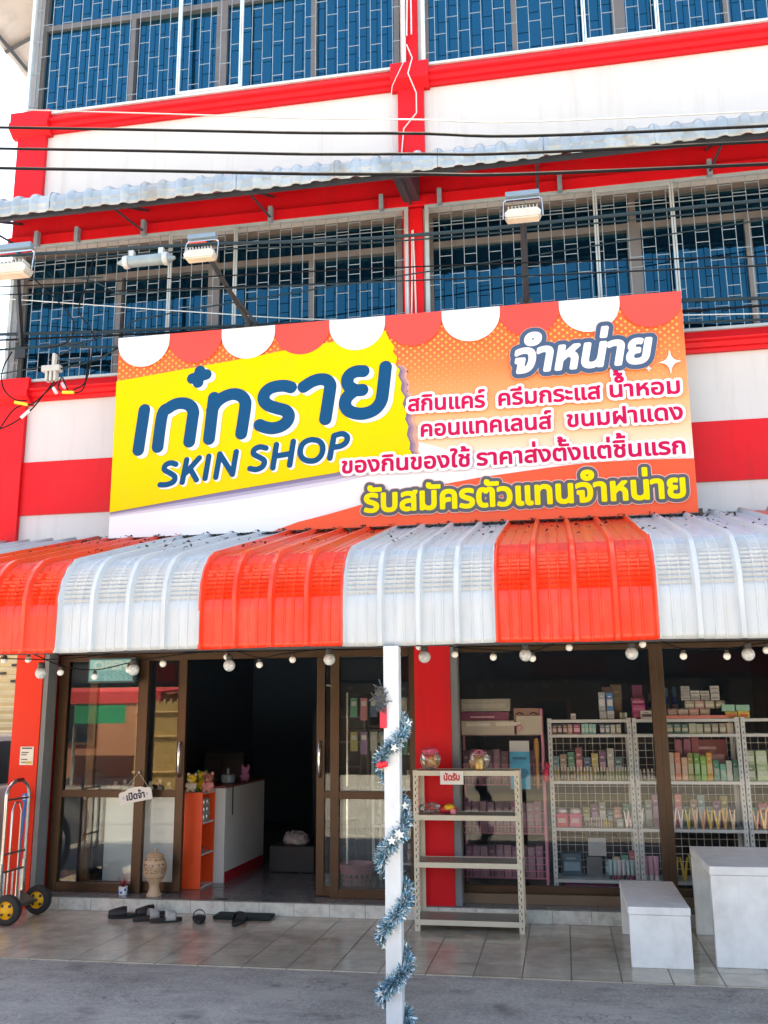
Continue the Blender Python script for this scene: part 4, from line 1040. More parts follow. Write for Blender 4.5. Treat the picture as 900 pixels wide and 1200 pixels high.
# ---------------------------------------------------------------- slippers and mat
SOLE = mat('black_rubber', (.012, .012, .014), .6, bump=.1); STRG = mat('grey_strap', (.40, .40, .40), .5, var=.2, nscale=60)
def slipper(x, y, rz, strap, label, group, pointed=0, L_=.26, closed=False):
    e = empty('slipper', (x, y, 0), label, 'slipper', group)
    out = []
    for k in range(28):
        a = 2 * math.pi * k / 28; c, s_ = math.cos(a), math.sin(a)
        w = .046 + .006 * c
        out.append((L_ / 2 * c, w * s_ * (1 + .12 * math.sin(c * 2))))
    M = Matrix.Translation((x, y, 0)) @ Matrix.Rotation(rz, 4, 'Z')
    q = MB(); q.prism(out, 'z', .001, .030, M); q.build('sole', SOLE, e, bevel=.004)
    V = []; F = []; n, m = 10, 7
    x0, x1 = (-.005, .075) if not closed else (-.02, .125)
    for j in range(m + 1):
        u = x0 + (x1 - x0) * j / m; 
        hw = .050 * (1 if u < .06 else max(.35, 1 - ((u - .06) / .09) ** 2)); hh = .070 - .24 * max(0, u - .02) * (1 if closed else .9)
        for i in range(n + 1):
            a = math.pi * i / n
            V.append(M @ Vector((u, -hw * math.cos(a), .018 + max(.015, hh) * math.sin(a) ** .7)))
    for j in range(m):
        for i in range(n): a = j * (n + 1) + i; F.append((a, a + 1, a + n + 2, a + n + 1))
    q = MB(); q.add(V, F); o = q.build('strap', strap, e, smooth=True, recalc=False)
    s_ = o.modifiers.new('thickness', 'SOLIDIFY'); s_.thickness = .005; s_.offset = 0
    return e
BK = mat('black_strap', (.012, .012, .015), .5, var=.2)
GS = 'slippers left in front of the step'
slipper(-3.63, 7.80, R(205), BK, 'black closed slipper, leftmost of the row in front of the step', GS, closed=True)
slipper(-3.44, 7.90, R(215), BK, 'black closed slipper pointing at the step beside the leftmost one', GS, closed=True)
slipper(-3.385, 7.735, R(38), STRG, 'black slipper with a pale grey strap lying next to the closed black pair', GS)
slipper(-3.22, 7.69, R(28), STRG, 'black slipper with a pale grey strap, right one of the grey pair', GS)
slipper(-2.96, 7.75, R(112), BK, 'black slide with a wide black strap lying alone between the grey pair and the mat', GS)
slipper(-2.62, 7.72, R(92), BK, 'black slide lying in front of the green doormat', GS)
q = MB(); q.prism([(-2.88, 7.84), (-2.40, 7.83), (-2.405, 8.02), (-2.885, 8.025)], 'z', .001, .028)
tag(q.build('doormat', mat('green_black_mat', (.015, .03, .028), .95, var=.4, nscale=90, bump=1, bscale=220), bevel=.006), 'dark green doormat lying against the tiled step', 'doormat')
tag(B(-2.95, 8.06, .1125, -2.85, 8.12, .1165).build('floor_sticker', DARK), 'small dark sticker on the shop floor at the threshold', 'sticker')

# ---------------------------------------------------------------- things by the door
jr = empty('ceramic_jar', (-3.535, 8.16, .112), 'cream ceramic jar with brown swirls and a lid standing by the sliding door', 'jar')
CREAM = None
def jar_mat():
    m = bpy.data.materials.new('cream_brown_ceramic'); m.use_nodes = True
    nt = m.node_tree; N = nt.nodes; L = nt.links; b = N['Principled BSDF']; b.inputs['Roughness'].default_value = .4
    tc = N.new('ShaderNodeTexCoord'); sp = N.new('ShaderNodeSeparateXYZ'); L.new(tc.outputs['Object'], sp.inputs[0])
    wv = N.new('ShaderNodeTexNoise'); wv.inputs['Scale'].default_value = 32; wv.inputs['Distortion'].default_value = 3.5; L.new(tc.outputs['Object'], wv.inputs['Vector'])
    r = N.new('ShaderNodeValToRGB'); e = r.color_ramp.elements; e[0].position = .50; e[0].color = (0, 0, 0, 1); e[1].position = .56; e[1].color = (1, 1, 1, 1); L.new(wv.outputs[0], r.inputs[0])
    band = N.new('ShaderNodeValToRGB'); el = band.color_ramp.elements; el[0].position = 0; el[0].color = (0, 0, 0, 1); el[1].position = 1; el[1].color = (0, 0, 0, 1)
    for p_, c in ((.38, 0), (.39, 1), (.42, 1), (.43, 0), (.50, 0), (.51, 1), (.72, 1), (.73, 0), (.78, 0), (.79, 1), (.82, 1), (.83, 0)):
        k = el.new(p_); k.color = (c, c, c, 1)
    mm = N.new('ShaderNodeMath'); mm.operation = 'MULTIPLY'; mm.inputs[1].default_value = 2.7; L.new(sp.outputs['Z'], mm.inputs[0]); L.new(mm.outputs[0], band.inputs[0])
    mu = N.new('ShaderNodeMath'); mu.operation = 'MULTIPLY'; L.new(r.outputs[0], mu.inputs[0]); L.new(band.outputs[0], mu.inputs[1])
    mx = N.new('ShaderNodeMix'); mx.data_type = 'RGBA'; L.new(mu.outputs[0], mx.inputs[0]); mx.inputs[6].default_value = (.52, .38, .25, 1); mx.inputs[7].default_value = (.16, .06, .03, 1)
    L.new(mx.outputs[2], b.inputs['Base Color']); return m
JM = jar_mat()
MB().lathe([(.062, .112), (.064, .125), (.050, .145), (.041, .18), (.044, .215), (.075, .25), (.096, .295), (.101, .345), (.092, .395), (.074, .42), (.066, .43)], (-3.535, 8.16, 0), 28).build('body', JM, jr, smooth=True)
MB().lathe([(.074, .428), (.078, .438), (.060, .455), (.03, .465), (.012, .472), (.010, .482), (.016, .492), (.006, .50)], (-3.535, 8.16, 0), 24).build('lid', mat('jar_lid', (.46, .33, .21), .45), jr, smooth=True)
pt = empty('potted_plant', (-3.825, 8.17, .112), 'tiny blue and white cup holding a spiky dark red plant on the step', 'plant')
q = MB().lathe([(.030, .112), (.036, .113), (.038, .18), (.034, .18), (.032, .13)], (-3.825, 8.17, 0), 18); q.build('cup', mat('cup_white', (.72, .75, .80), .3), pt, smooth=True)
q = MB()
for k in range(7): q.ball((-3.825 + .0375 * math.sin(k * .9), 8.17 - .0375 * math.cos(k * .9), .135 + .02 * (k % 2)), .010, .010, .012, 8, 6)
q.build('cup_pattern', mat('cup_blue', (.03, .12, .42), .35), pt)
q = MB()
for k in range(46):
    a = rnd.uniform(0, 6.28); t = rnd.uniform(.1, .75); d = Vector((math.cos(a) * t, math.sin(a) * t, 1)).normalized(); l_ = rnd.uniform(.06, .13); s_ = d.cross(Vector((math.sin(a), -math.cos(a), .2))).normalized() * .004
    p = Vector((-3.825, 8.17, .165)); q.add([p - s_, p + s_, p + d * l_], [(0, 1, 2)])
q.build('leaf_tuft', mat('red_leaf', (.24, .012, .035), .6, var=.3), pt, recalc=False)

def text_on(parent, word, u0, u1, v, h, cell, m, place, grow=.0, name='lettering', slant=0):
    f = print_word(word, (u0, v), (u1, v), h, cell, [(grow,)], None, None, None, slant, grow, .2)
    mb = MB(); f.mesh(mb, grow, place); return mb.build(name, m, parent, recalc=False)
# hanging "open" board on the left door
hb = empty('hanging_sign', (-3.76, 8.20, .86), 'small white hanging board with dark handwriting-style words on the left glass door', 'sign')
th = R(11)
def hp(u, v, y=8.20): return (-3.765 + u * math.cos(th) - v * math.sin(th), y, .935 + u * math.sin(th) + v * math.cos(th))
prof = [(-.15, -.055), (.15, -.055), (.155, -.05), (.155, .035), (.14, .05), (.10, .052), (.06, .068), (0, .074), (-.06, .068), (-.10, .052), (-.14, .05), (-.155, .035), (-.155, -.05)]
q = MB(); n = len(prof); q.add([hp(u, v, 8.20) for u, v in prof] + [hp(u, v, 8.212) for u, v in prof], [tuple(range(n)), tuple(range(2 * n - 1, n - 1, -1))] + [(i, i + n, (i + 1) % n + n, (i + 1) % n) for i in range(n)])
q.build('board', PAPER, hb)
text_on(hb, 'เปิดจ้า', -.085, .09, -.028, .045, .0022, mat('ink_navy', (.02, .025, .08), .6), lambda u, v: hp(u, v, 8.1985), .0032)
q = MB()
for s_ in (-1, 1):
    for t in (0, 1): q.ball(hp(s_ * .112, -.008 + t * .012, 8.199), .010, .0015, .004, 8, 6)
q.build('ornament', mat('ink_lilac', (.35, .30, .62), .6), hb)
q = MB(); q.tube([hp(-.13, .05, 8.206), (-3.752, 8.225, 1.13)], .0025, 5); q.tube([hp(.13, .05, 8.206), (-3.752, 8.225, 1.13)], .0025, 5); q.build('string', mat('string', (.45, .40, .30), .7), hb)
MB().ball((-3.752, 8.235, 1.135), .012).build('hook', CHROME, hb, smooth=True)
# OPEN lamp box behind the glass
ol = empty('open_sign', (-4.03, 8.15, 1.93), 'unlit pale teal box sign with the letters OPEN hung before the left glass', 'sign')
B(-4.24, 8.12, 1.925, -3.79, 8.18, 2.145).build('sign_box', mat('teal_sign_frame', (.04, .10, .11), .5), ol)
B(-4.225, 8.114, 1.94, -3.805, 8.119, 2.13).build('sign_face', mat('teal_face', (.22, .52, .54), .5), ol)
B(-4.225, 8.110, 1.94, -3.805, 8.113, 2.03).build('lower_face', mat('teal_face2', (.16, .42, .46), .5, var=.3, nscale=40), ol)
text_on(ol, 'OPEN', -4.19, -3.84, 2.045, .07, .003, mat('pale_teal', (.42, .62, .62), .5), lambda u, v: (u, 8.109, v), .006)
for x in (-4.2, -3.87): MB().tube([(x, 8.15, 2.145), (x, 8.15, 2.83)], .003, 5).build('hanging_cord', DARK, ol)

# counter and red shelf in the doorway
ct = empty('shop_counter', (-3.3, 9.4, .112), 'white shop counter with a red skirting just inside the open door', 'counter')
CW = mat('counter_white', (.66, .69, .70), .45, var=.04)
B(-3.50, 8.84, .112, -3.154, 10.05, .955).build('body', CW, ct, bevel=.003)
B(-3.51, 8.83, .9555, -3.14, 10.06, .975).build('top', mat('counter_top', (.20, .05, .05), .4), ct, bevel=.003)
B(-3.153, 8.86, .112, -3.147, 10.05, .205).build('skirting', mat('skirt_red', (.42, .012, .03), .5), ct)
B(-3.149, 9.02, .70, -3.143, 9.035, .955).build('black_strap', DARK, ct)
rs = empty('red_shelf_unit', (-3.36, 8.64, .112), 'narrow orange-red shelf unit with open compartments beside the white counter', 'shelf unit')
ORS = mat('orange_shelf', (.80, .075, .012), .45, var=.06); WHE = mat('white_edge', (.68, .66, .64), .5)
B(-3.47, 8.49, .114, -3.245, 8.505, .94).build('side_panel', ORS, rs)
B(-3.47, 8.80, .114, -3.245, 8.815, .94).build('side_panel', ORS, rs)
B(-3.47, 8.506, .114, -3.455, 8.799, .94).build('back_panel', mat('shelf_red', (.62, .01, .015), .45), rs)
for z in (.115, .395, .665, .925): B(-3.454, 8.507, z, -3.245, 8.798, z + .014).build('shelf_board', WHE if z < .9 else mat('shelf_top', (.60, .45, .40), .5), rs)
for i, (y, z, n) in enumerate(((8.56, .679, 3), (8.64, .679, 3), (8.72, .679, 3))):
    for k in range(n):
        o = MB().lathe([(.03, 0), (.034, .004), (.034, .062), (.03, .066)], (-3.30, y, z + k * .067), 16).build('tin_can', mat('tin', (.55, .56, .55), .3, metal=.7, var=.3, nscale=40), smooth=True)
        tag(o, 'silver tin can stacked in the top compartment of the red shelf unit', 'can', 'silver cans in the red shelf')
q = MB(); q.ball((-3.33, 8.66, .435), .045, .07, .028); q.ball((-3.29, 8.60, .43), .03, .03, .022)
tag(q.build('soft_pouch', mat('pouch_mauve', (.22, .08, .13), .7, var=.3), smooth=True), 'mauve cloth pouch in the middle compartment of the red shelf unit', 'pouch')
def plush(x, y, z, h, body, head, ear, label, round_ears=True):
    e = empty('plush_toy', (x, y, z), label, 'plush toy', 'plush toys on the counter')
    MB().ball((x, y, z + h * .27), h * .27, h * .24, h * .27).build('body', body, e, smooth=True)
    hd = MB().ball((x, y - h * .03, z + h * .68), h * .27, h * .25, h * .25).build('head', head, e, smooth=True)
    for s_ in (-1, 1):
        MB().ball((x + s_ * h * .2, y, z + h * .9), h * .09, h * .06, h * (.10 if round_ears else .2)).build('ear', ear, hd, smooth=True)
        MB().ball((x + s_ * h * .10, y - h * .265, z + h * .72), h * .035).build('eye', DARK, hd, smooth=True)
        MB().ball((x + s_ * h * .24, y - h * .10, z + h * .33), h * .08, h * .08, h * .15).build('arm', body, e, smooth=True)
        MB().ball((x + s_ * h * .15, y - h * .2, z + h * .08), h * .10, h * .13, h * .09).build('foot', ear, e, smooth=True)
    MB().ball((x, y - h * .25, z + h * .60), h * .09, h * .06, h * .065).build('muzzle', ear, hd, smooth=True)
def fz(k, c): return mat('plush_' + k, c, .95, var=.25, nscale=50, bump=.6, bscale=200)
plush(-3.405, 8.62, .940, .17, fz('white', (.62, .58, .48)), fz('yellow', (.72, .50, .03)), fz('white', (.6, .55, .45)), 'yellow headed plush toy with a white body, leftmost on the red shelf')
plush(-3.335, 8.70, .940, .19, fz('yellow', (.72, .50, .03)), fz('yellow', (.72, .50, .03)), fz('green', (.10, .28, .05)), 'yellow plush toy with green ears in the middle of the red shelf top')
plush(-3.235, 8.60, .940, .18, fz('pink', (.60, .26, .25)), fz('brown', (.32, .12, .09)), fz('pink', (.62, .30, .30)), 'pinkish brown plush toy on the red shelf next to the counter edge')
plush(-3.20, 9.55, .976, .15, fz('purple', (.40, .16, .34)), fz('purple', (.45, .20, .38)), fz('purple', (.35, .14, .30)), 'small purple plush toy sitting on the white counter', False)
q = MB().lathe([(.05, 0), (.065, .01), (.07, .07), (.06, .085), (.015, .09), (.012, .14), (.02, .145)], (-3.26, 9.2, .976), 18)
tag(q.build('desk_item', mat('grey_blue', (.18, .24, .28), .5), smooth=True), 'round grey tape dispenser shape standing on the white counter', 'desk item')
q = crumple_box = MB().box(-2.92, 9.5, .113, -2.46, 9.95, .36)
tag(q.build('dark_crate', mat('crate_dark', (.02, .024, .03), .6), bevel=.01), 'dark low crate standing on the floor inside the dim doorway', 'crate')
q = MB().ball((-2.70, 9.68, .40), .13, .12, .075, 20, 12)
q.v = [(x + rnd.uniform(-.012, .012), y + rnd.uniform(-.012, .012), max(.361, z + rnd.uniform(-.02, .02))) for x, y, z in q.v]
tag(q.build('cloth_bundle', mat('bundle_white', (.40, .37, .37), .85, var=.4, nscale=12, bump=.6, bscale=25), smooth=True, recalc=False), 'pale crumpled cloth lying on the dark crate in the doorway', 'bundle')

# ---------------------------------------------------------------- ivory steel shelf outside
ss = empty('steel_shelf', (-.76, 7.83, 0), 'ivory slotted-angle steel shelf with four dark trays standing empty by the red column', 'shelf')
sx0, sx1, sy0, sy1, sz = -1.185, -.352, 7.66, 8.0, 1.185
for (x, dx) in ((sx0, 1), (sx1, -1)):
    for (y, dy) in ((sy0, 1), (sy1, -1)):
        q = MB(); q.box(x, y, 0, x + dx * .04, y + dy * .003, sz); q.box(x, y + dy * .003, 0, x + dx * .003, y + dy * .04, sz)
        q.mi = 1
        z = .03
        while z < sz - .02:
            q.box(x + dx * .014, y - dy * .0006, z, x + dx * .022, y + dy * .0004, z + .022); q.box(x + dx * .028, y - dy * .0006, z + .025, x + dx * .034, y + dy * .0004, z + .036)
            q.box(x + dx * .0036, y + dy * .016, z, x + dx * .0026, y + dy * .024, z + .022); z += .05
        q.build('post', [IVORY, mat('slot_dark', (.08, .075, .06), .6)], ss)
for z in (.045, .46, .81, 1.145):
    q = MB(); q.box(sx0 + .003, sy0 - .002, z, sx1 - .003, sy0 + .001, z + .038); q.box(sx0 + .003, sy1 - .001, z, sx1 - .003, sy1 + .002, z + .038)
    q.box(sx0 - .002, sy0 + .002, z, sx0 + .001, sy1 - .002, z + .038); q.box(sx1 - .001, sy0 + .002, z, sx1 + .002, sy1 - .002, z + .038)
    t_ = q.build('shelf_rim', IVORY, ss)
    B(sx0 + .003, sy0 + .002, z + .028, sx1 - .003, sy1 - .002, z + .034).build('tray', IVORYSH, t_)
tg = empty('name_card', (-.875, 7.645, 1.08), 'white card with red Thai words hung on the top rim of the ivory steel shelf', 'card')
B(-.967, 7.646, 1.08, -.785, 7.652, 1.182).build('card', PAPER, tg)
text_on(tg, 'นัดรับ', -.94, -.812, 1.112, .038, .002, mat('ink_red', (.55, .02, .04), .6), lambda u, v: (u, 7.6445, v), .0028)
CLEARW = None
def wrap_mat():
    m = bpy.data.materials.new('clear_wrap'); m.use_nodes = True
    nt = m.node_tree; N = nt.nodes; L = nt.links; N.remove(N['Principled BSDF']); out = [n for n in N if n.type == 'OUTPUT_MATERIAL'][0]
    t = N.new('ShaderNodeBsdfTransparent'); g_ = N.new('ShaderNodeBsdfGlossy'); g_.inputs['Roughness'].default_value = .12; d = N.new('ShaderNodeBsdfDiffuse'); d.inputs[0].default_value = (.6, .6, .62, 1)
    a = N.new('ShaderNodeMixShader'); a.inputs[0].default_value = .3; L.new(g_.outputs[0], a.inputs[1]); L.new(d.outputs[0], a.inputs[2])
    b = N.new('ShaderNodeMixShader'); fr = N.new('ShaderNodeFresnel'); fr.inputs[0].default_value = 1.45
    ad = N.new('ShaderNodeMath'); ad.operation = 'ADD'; ad.inputs[1].default_value = .12; L.new(fr.outputs[0], ad.inputs[0]); L.new(ad.outputs[0], b.inputs[0]); L.new(t.outputs[0], b.inputs[1]); L.new(a.outputs[0], b.inputs[2]); L.new(b.outputs[0], out.inputs[0])
    return m
WRAP = wrap_mat()
def crumple(c, rx, ry, rz, amp, seed):
    r_ = random.Random(seed); q = MB().ball(c, rx, ry, rz, 18, 12); c = Vector(c)
    q.v = [tuple(c + (Vector(p) - c) * (1 + r_.uniform(-amp, amp))) for p in q.v]; return q
GOLDC = mat('gold_crisps', (.50, .27, .07), .5, var=.4, nscale=40)
def bag(x, y, z, w, h, inner, label, top, seed, lying=False):
    e = empty('gift_bag', (x, y, z), label, 'bag')
    r_ = random.Random(seed)
    for k in range(9):
        a = r_.uniform(0, 6.28); px, py = x + r_.uniform(-.33, .33) * w, y + r_.uniform(-.2, .2) * w
        pz = z + .012 + r_.uniform(0, .25) * h
        MB().box(-w * .10, -.010, 0, w * .10, .012, h * .34, Matrix.Translation((px, py, pz)) @ Matrix.Rotation(r_.uniform(-.5, .5), 4, 'Y') @ Matrix.Rotation(a, 4, 'Z')).build('snack_pack', inner, e)
    crumple((x, y, z + h * .42), w * .5, w * .42, h * .42, .05, seed).build('clear_wrap', WRAP, e)
    if top: crumple((x, y - .01, z + h * .78), w * .38, w * .3, h * .14, .12, seed + 1).build('bag_top', top, e, smooth=True)
    return e
PINKT = mat('pink_wrap', (.66, .10, .20), .4, var=.3, nscale=30)
bag(-1.065, 7.83, 1.18, .17, .19, GOLDC, 'clear bag of golden snacks with a pink top on the left of the steel shelf', PINKT, 3)
eb = bag(-.67, 7.83, 1.18, .16, .185, GOLDC, 'clear gift bag with a gold jar and ribbon in the middle of the steel shelf', None, 11)
MB().lathe([(.03, 0), (.036, .005), (.036, .08), (.03, .09), (.02, .10)], (-.67, 7.80, 1.183), 16).build('jar', mat('gold_jar', (.52, .34, .10), .3, metal=.5), eb, smooth=True)
q = MB(); 
for k in range(8): q.ball((-.67 + .03 * math.cos(k * .8), 7.79, 1.315 + .02 * math.sin(k * .8)), .016, .008, .008, 8, 6)
q.build('ribbon', mat('ribbon_rose', (.45, .12, .18), .5), eb, smooth=True)
sb_ = empty('snack_bag', (-1.0, 7.82, .846), 'red and yellow snack packet in grey plastic lying on the steel shelf, below the card', 'bag')
crumple((-1.075, 7.83, .885), .09, .07, .042, .08, 5).build('plastic', WRAP, sb_)
crumple((-.93, 7.82, .88), .075, .055, .034, .06, 6).build('packet', mat('packet_red', (.50, .03, .04), .35, var=.3), sb_, smooth=True)
crumple((-.92, 7.80, .895), .045, .045, .026, .06, 8).build('packet', mat('packet_yellow', (.75, .48, .02), .35), sb_, smooth=True)
B(-.905, 7.755, .848, -.865, 7.765, .885).build('price_sticker', mat('sticker_pink', (.65, .22, .28), .5), sb_)

# ---------------------------------------------------------------- white stone bench and table
def slab_set(name, x0, x1, y0, y1, h, t, label, cat):
    e = empty(name, ((x0 + x1) / 2, (y0 + y1) / 2, 0), label, cat)
    B(x0, y0, h - t, x1, y1, h).build('top', TERRAZZO, e, bevel=.006)
    B(x0 + .004, y0 + .004, 0, x1 - .004, y0 + t, h - t - .001).build('end_panel', TERRAZZO, e, bevel=.005)
    B(x0 + .004, y1 - t, 0, x1 - .004, y1 - .004, h - t - .001).build('end_panel', TERRAZZO, e, bevel=.005)
    return e
slab_set('stone_bench', .362, .757, 6.79, 7.82, .372, .05, 'low white terrazzo bench on the tiles left of the white table', 'bench')
slab_set('stone_table', .903, 1.72, 6.87, 7.88, .62, .055, 'white terrazzo table with solid end panels at the right edge', 'table')

wc = empty('white_cabinet', (-3.8, 8.65, .112), 'low white cabinet standing behind the left glass door', 'cabinet')
B(-4.20, 8.52, .113, -3.47, 8.82, .93).build('body', CW, wc, bevel=.004)
for k in range(2): B(-4.19 + k * .36, 8.508, .13, -3.845 + k * .36, 8.518, .915).build('door', CW, wc, bevel=.003)
# ---------------------------------------------------------------- display racks behind the shop window
def rack(x0, x1, label):
    e = empty('display_rack', ((x0 + x1) / 2, 8.78, .112), label, 'rack', 'grey display racks behind the shop window')
    y0, y1 = 8.60, 8.94
    for x, dx in ((x0, 1), (x1, -1)):
        for y, dy in ((y0, 1), (y1, -1)):
            q = MB(); q.box(x, y, .112, x + dx * .034, y + dy * .003, 1.575); q.box(x, y + dy * .003, .112, x + dx * .003, y + dy * .034, 1.575)
            q.mi = 1; z = .15
            while z < 1.54: q.box(x + dx * .013, y - dy * .0006, z, x + dx * .02, y + dy * .0004, z + .02); z += .046
            q.build('post', [RACKGREY, mat('rack_slot', (.10, .12, .13), .6)], e)
    for z in (.235, .65, 1.036, 1.425, 1.55):
        B(x0 + .004, y0 - .002, z - .012, x1 - .004, y1 + .002, z + .013).build('shelf', RACKGREY, e)
    g_ = MB(); n = int((x1 - x0) / .062)
    for i in range(1, n): g_.box(x0 + (x1 - x0) * i / n - .0018, y1 - .012, .25, x0 + (x1 - x0) * i / n + .0018, y1 - .0085, 1.42)
    z = .30
    while z < 1.42: g_.box(x0 + .02, y1 - .0085, z - .0018, x1 - .02, y1 - .005, z + .0018); z += .062
    g_.build('wire_grid', WIREW, e)
    return e
rack(-.135, .575, 'grey slotted rack holding rows of small bottles, left of the brown window mullion')
rack(.585, 1.465, 'grey slotted rack with bright boxes and clip tubes, behind the brown window mullion')
rack(1.475, 2.355, 'grey slotted rack with pale green boxes at the right edge of the window')
TOP, T1, T2, T3, T4 = 1.5635, 1.4385, 1.0495, .6635, .2485
_pm = {}
def pc(c, rough=.4):
    k = 'pack_%d_%d_%d' % tuple(int(v * 100) for v in c)
    return mat(k, c, rough, var=.10, nscale=30)
def box_item(x, y, z, w, d, h, c, label, group, band=None, name='cosmetic_box'):
    k_ = rnd.choice((.55, .75, 1, 1, 1.15)); c = tuple(min(.8, v * k_) for v in c)
    y += rnd.uniform(0, .012); x += rnd.uniform(-.002, .002); h *= rnd.uniform(.93, 1.0); w *= rnd.uniform(.93, .99)
    q = MB(); q.box(x - w / 2, y, z, x + w / 2, y + d, z + h)
    if band:
        q.mi = 1; q.box(x - w * .42, y - .0012, z + h * .25, x + w * .42, y - .0004, z + h * .62)
        q.box(x - w * .3, y - .0012, z + h * .75, x + w * .2, y - .0004, z + h * .82)
    return tag(q.build(name, [pc(c), pc(band or c)]), label, 'box', group)
def bottle_item(x, y, z, h, r, c, cap, label, group, n=12):
    k_ = rnd.choice((.5, .75, 1, 1.2)); c = tuple(min(.8, v * k_) for v in c)
    y += rnd.uniform(-.006, .008); x += rnd.uniform(-.0012, .0012); h *= rnd.uniform(.94, 1.02)
    q = MB(); q.lathe([(r * .9, 0), (r, h * .03), (r, h * .60), (r * .55, h * .68), (r * .42, h * .70)], (x, y, z), n)
    q.mi = 1; q.lathe([(r * .62, h * .70), (r * .62, h * .98), (r * .5, h)], (x, y, z), n)
    q.mi = 2; q.lathe([(r * 1.01, h * .15), (r * 1.01, h * .45)], (x, y, z), n)
    return tag(q.build('bottle', [pc(c, .25), pc(cap), pc(tuple(min(.8, v * .5 + .25) for v in c))], smooth=True), label, 'bottle', group)
def tube_item(x, y, z, h, r, c, cap, label, group):
    """squeeze tube standing on its cap: round at the bottom, flat crimped top"""
    q = MB(); V = []; F = []; n = 14
    for t, rx, ry in ((.22, r, r), (.5, r * 1.02, r * .8), (.8, r * 1.05, r * .4), (.97, r * 1.08, .002), (1.0, r * 1.08, .002)):
        for k in range(n): a = 2 * math.pi * k / n; V.append((x + rx * math.cos(a), y + ry * math.sin(a), z + h * t))
    for i in range(4):
        for k in range(n): F.append((i * n + k, i * n + (k + 1) % n, (i + 1) * n + (k + 1) % n, (i + 1) * n + k))
    F.append(tuple(range(n))); F.append(tuple(4 * n + k for k in range(n)))
    q.add(V, F); q.mi = 1; q.lathe([(r * .8, 0), (r * .85, h * .02), (r * .8, h * .22)], (x, y, z), n)
    return tag(q.build('squeeze_tube', [pc(c, .3), pc(cap)], smooth=True), label, 'tube', group)
def clip_item(x, y, z, h, w, c, label, group):
    """flat V-shaped sachet on a stand: fork of two arms narrowing to a foot"""
    q = MB(); t = .012; h *= rnd.uniform(.88, 1.06); w *= rnd.uniform(.85, 1.08); y += rnd.uniform(-.02, .02)
    q.prism([(x - w * .5, z + h), (x - w * .34, z + h), (x - w * .02, z + h * .42), (x + w * .02, z + h * .42), (x + w * .34, z + h), (x + w * .5, z + h), (x + w * .20, z + h * .06), (x + w * .16, z), (x - w * .16, z), (x - w * .20, z + h * .06)], 'y', y - t, y + t)
    return tag(q.build('hair_claw', [mat('claw_%d_%d' % (int(c[0] * 100), int(c[2] * 100)), c, .2, metal=.2)], bevel=.003), label, 'hair claw', group)
# second shelf down: long row of small bottles
Gb = 'small white-capped bottles in the rack rows'
for i in range(12): bottle_item(-.085 + i * .0275, 8.64, T2, .118, .0115, [(.50, .40, .22), (.55, .42, .14), (.42, .34, .22), (.55, .45, .30)][i % 4], (.78, .76, .66), 'small amber bottle with a white cap in the upper bottle row of the left rack', Gb)
for i in range(12): bottle_item(.255 + i * .0255, 8.64, T2, .115, .011, [(.40, .45, .20), (.46, .48, .24), (.38, .46, .34)][i % 3], (.78, .76, .66), 'small olive-green bottle with a white cap in the upper bottle row of the left rack', Gb)
for i in range(5): bottle_item(.60 + i * .033, 8.66, T2, .10, .013, (.62, .55, .48), (.72, .66, .58), 'small beige bottle beside the brown mullion on the upper row', Gb)
# third shelf
for i, (c, lab) in enumerate((((.70, .07, .16), 'crimson'), ((.72, .14, .30), 'pink'))):
    x = -.045 + i * .115
    e = empty('cream_jar', (x, 8.70, T3), '%s cosmetic tub with a white lid on the lower middle shelf of the left rack' % lab, 'tub', 'tubs with white lids')
    B(x - .052, 8.64, T3, x + .052, 8.76, T3 + .112).build('tub', pc(c), e, bevel=.01)
    MB().lathe([(.036, .112), (.045, .116), (.045, .136), (.03, .15)], (x, 8.70, T3), 18).build('lid', pc((.74, .70, .70)), e, smooth=True)
    q = MB(); q.box(x - .035, 8.6385, T3 + .035, x + .03, 8.6395, T3 + .075); q.build('label_patch', pc((.66, .45, .45)), e)
for i in range(11): bottle_item(.16 + i * .021, 8.66, T3, .085, .0092, (.52, .40, .34) if i < 8 else (.60, .50, .06), (.76, .72, .64), 'tiny white-capped bottle in the lower middle row of the left rack', 'tiny bottles on the lower middle shelf')
box_item(.44, 8.66, T3, .055, .05, .075, (.45, .56, .52), 'pale mint box on the lower middle shelf beside the tiny bottles', None, (.62, .64, .60))
box_item(.425, 8.72, T3 + .0, .06, .06, .17, (.66, .34, .27), 'salmon coloured carton standing behind the mint box', None, (.70, .50, .42))
for i in range(3): clip_item(.495 + i * .034 - (.0 if i < 2 else -.02), 8.66 + .02 * (i % 2), T3, .15, .05, (.70, .55, .60), 'pale pink hair claw at the right end of the left rack', 'hair claws on the lower middle shelf')
cl = [(.78, .72, .74)] * 4 + [(.72, .52, .10), (.74, .56, .40), (.74, .36, .22), (.74, .50, .08), (.74, .56, .16), (.70, .40, .16), (.74, .60, .40)]
cn = ['silvery white'] * 4 + ['golden yellow', 'peach', 'coral', 'golden yellow', 'golden yellow', 'peach', 'cream']
for i in range(11): clip_item(.61 + (i if i < 1 else i + 2.6) * .059, 8.65 + .015 * (i % 2), T3, .165, .056, cl[i], '%s hair claw standing on the lower middle shelf of the middle rack' % cn[i], 'hair claws on the lower middle shelf')
for i in range(9): clip_item(1.54 + i * .062, 8.65, T3, .17, .058, [(.74, .36, .24), (.72, .45, .20)][i % 2], '%s hair claw on the rack at the right edge' % ['coral', 'peach'][i % 2], 'hair claws on the lower middle shelf')
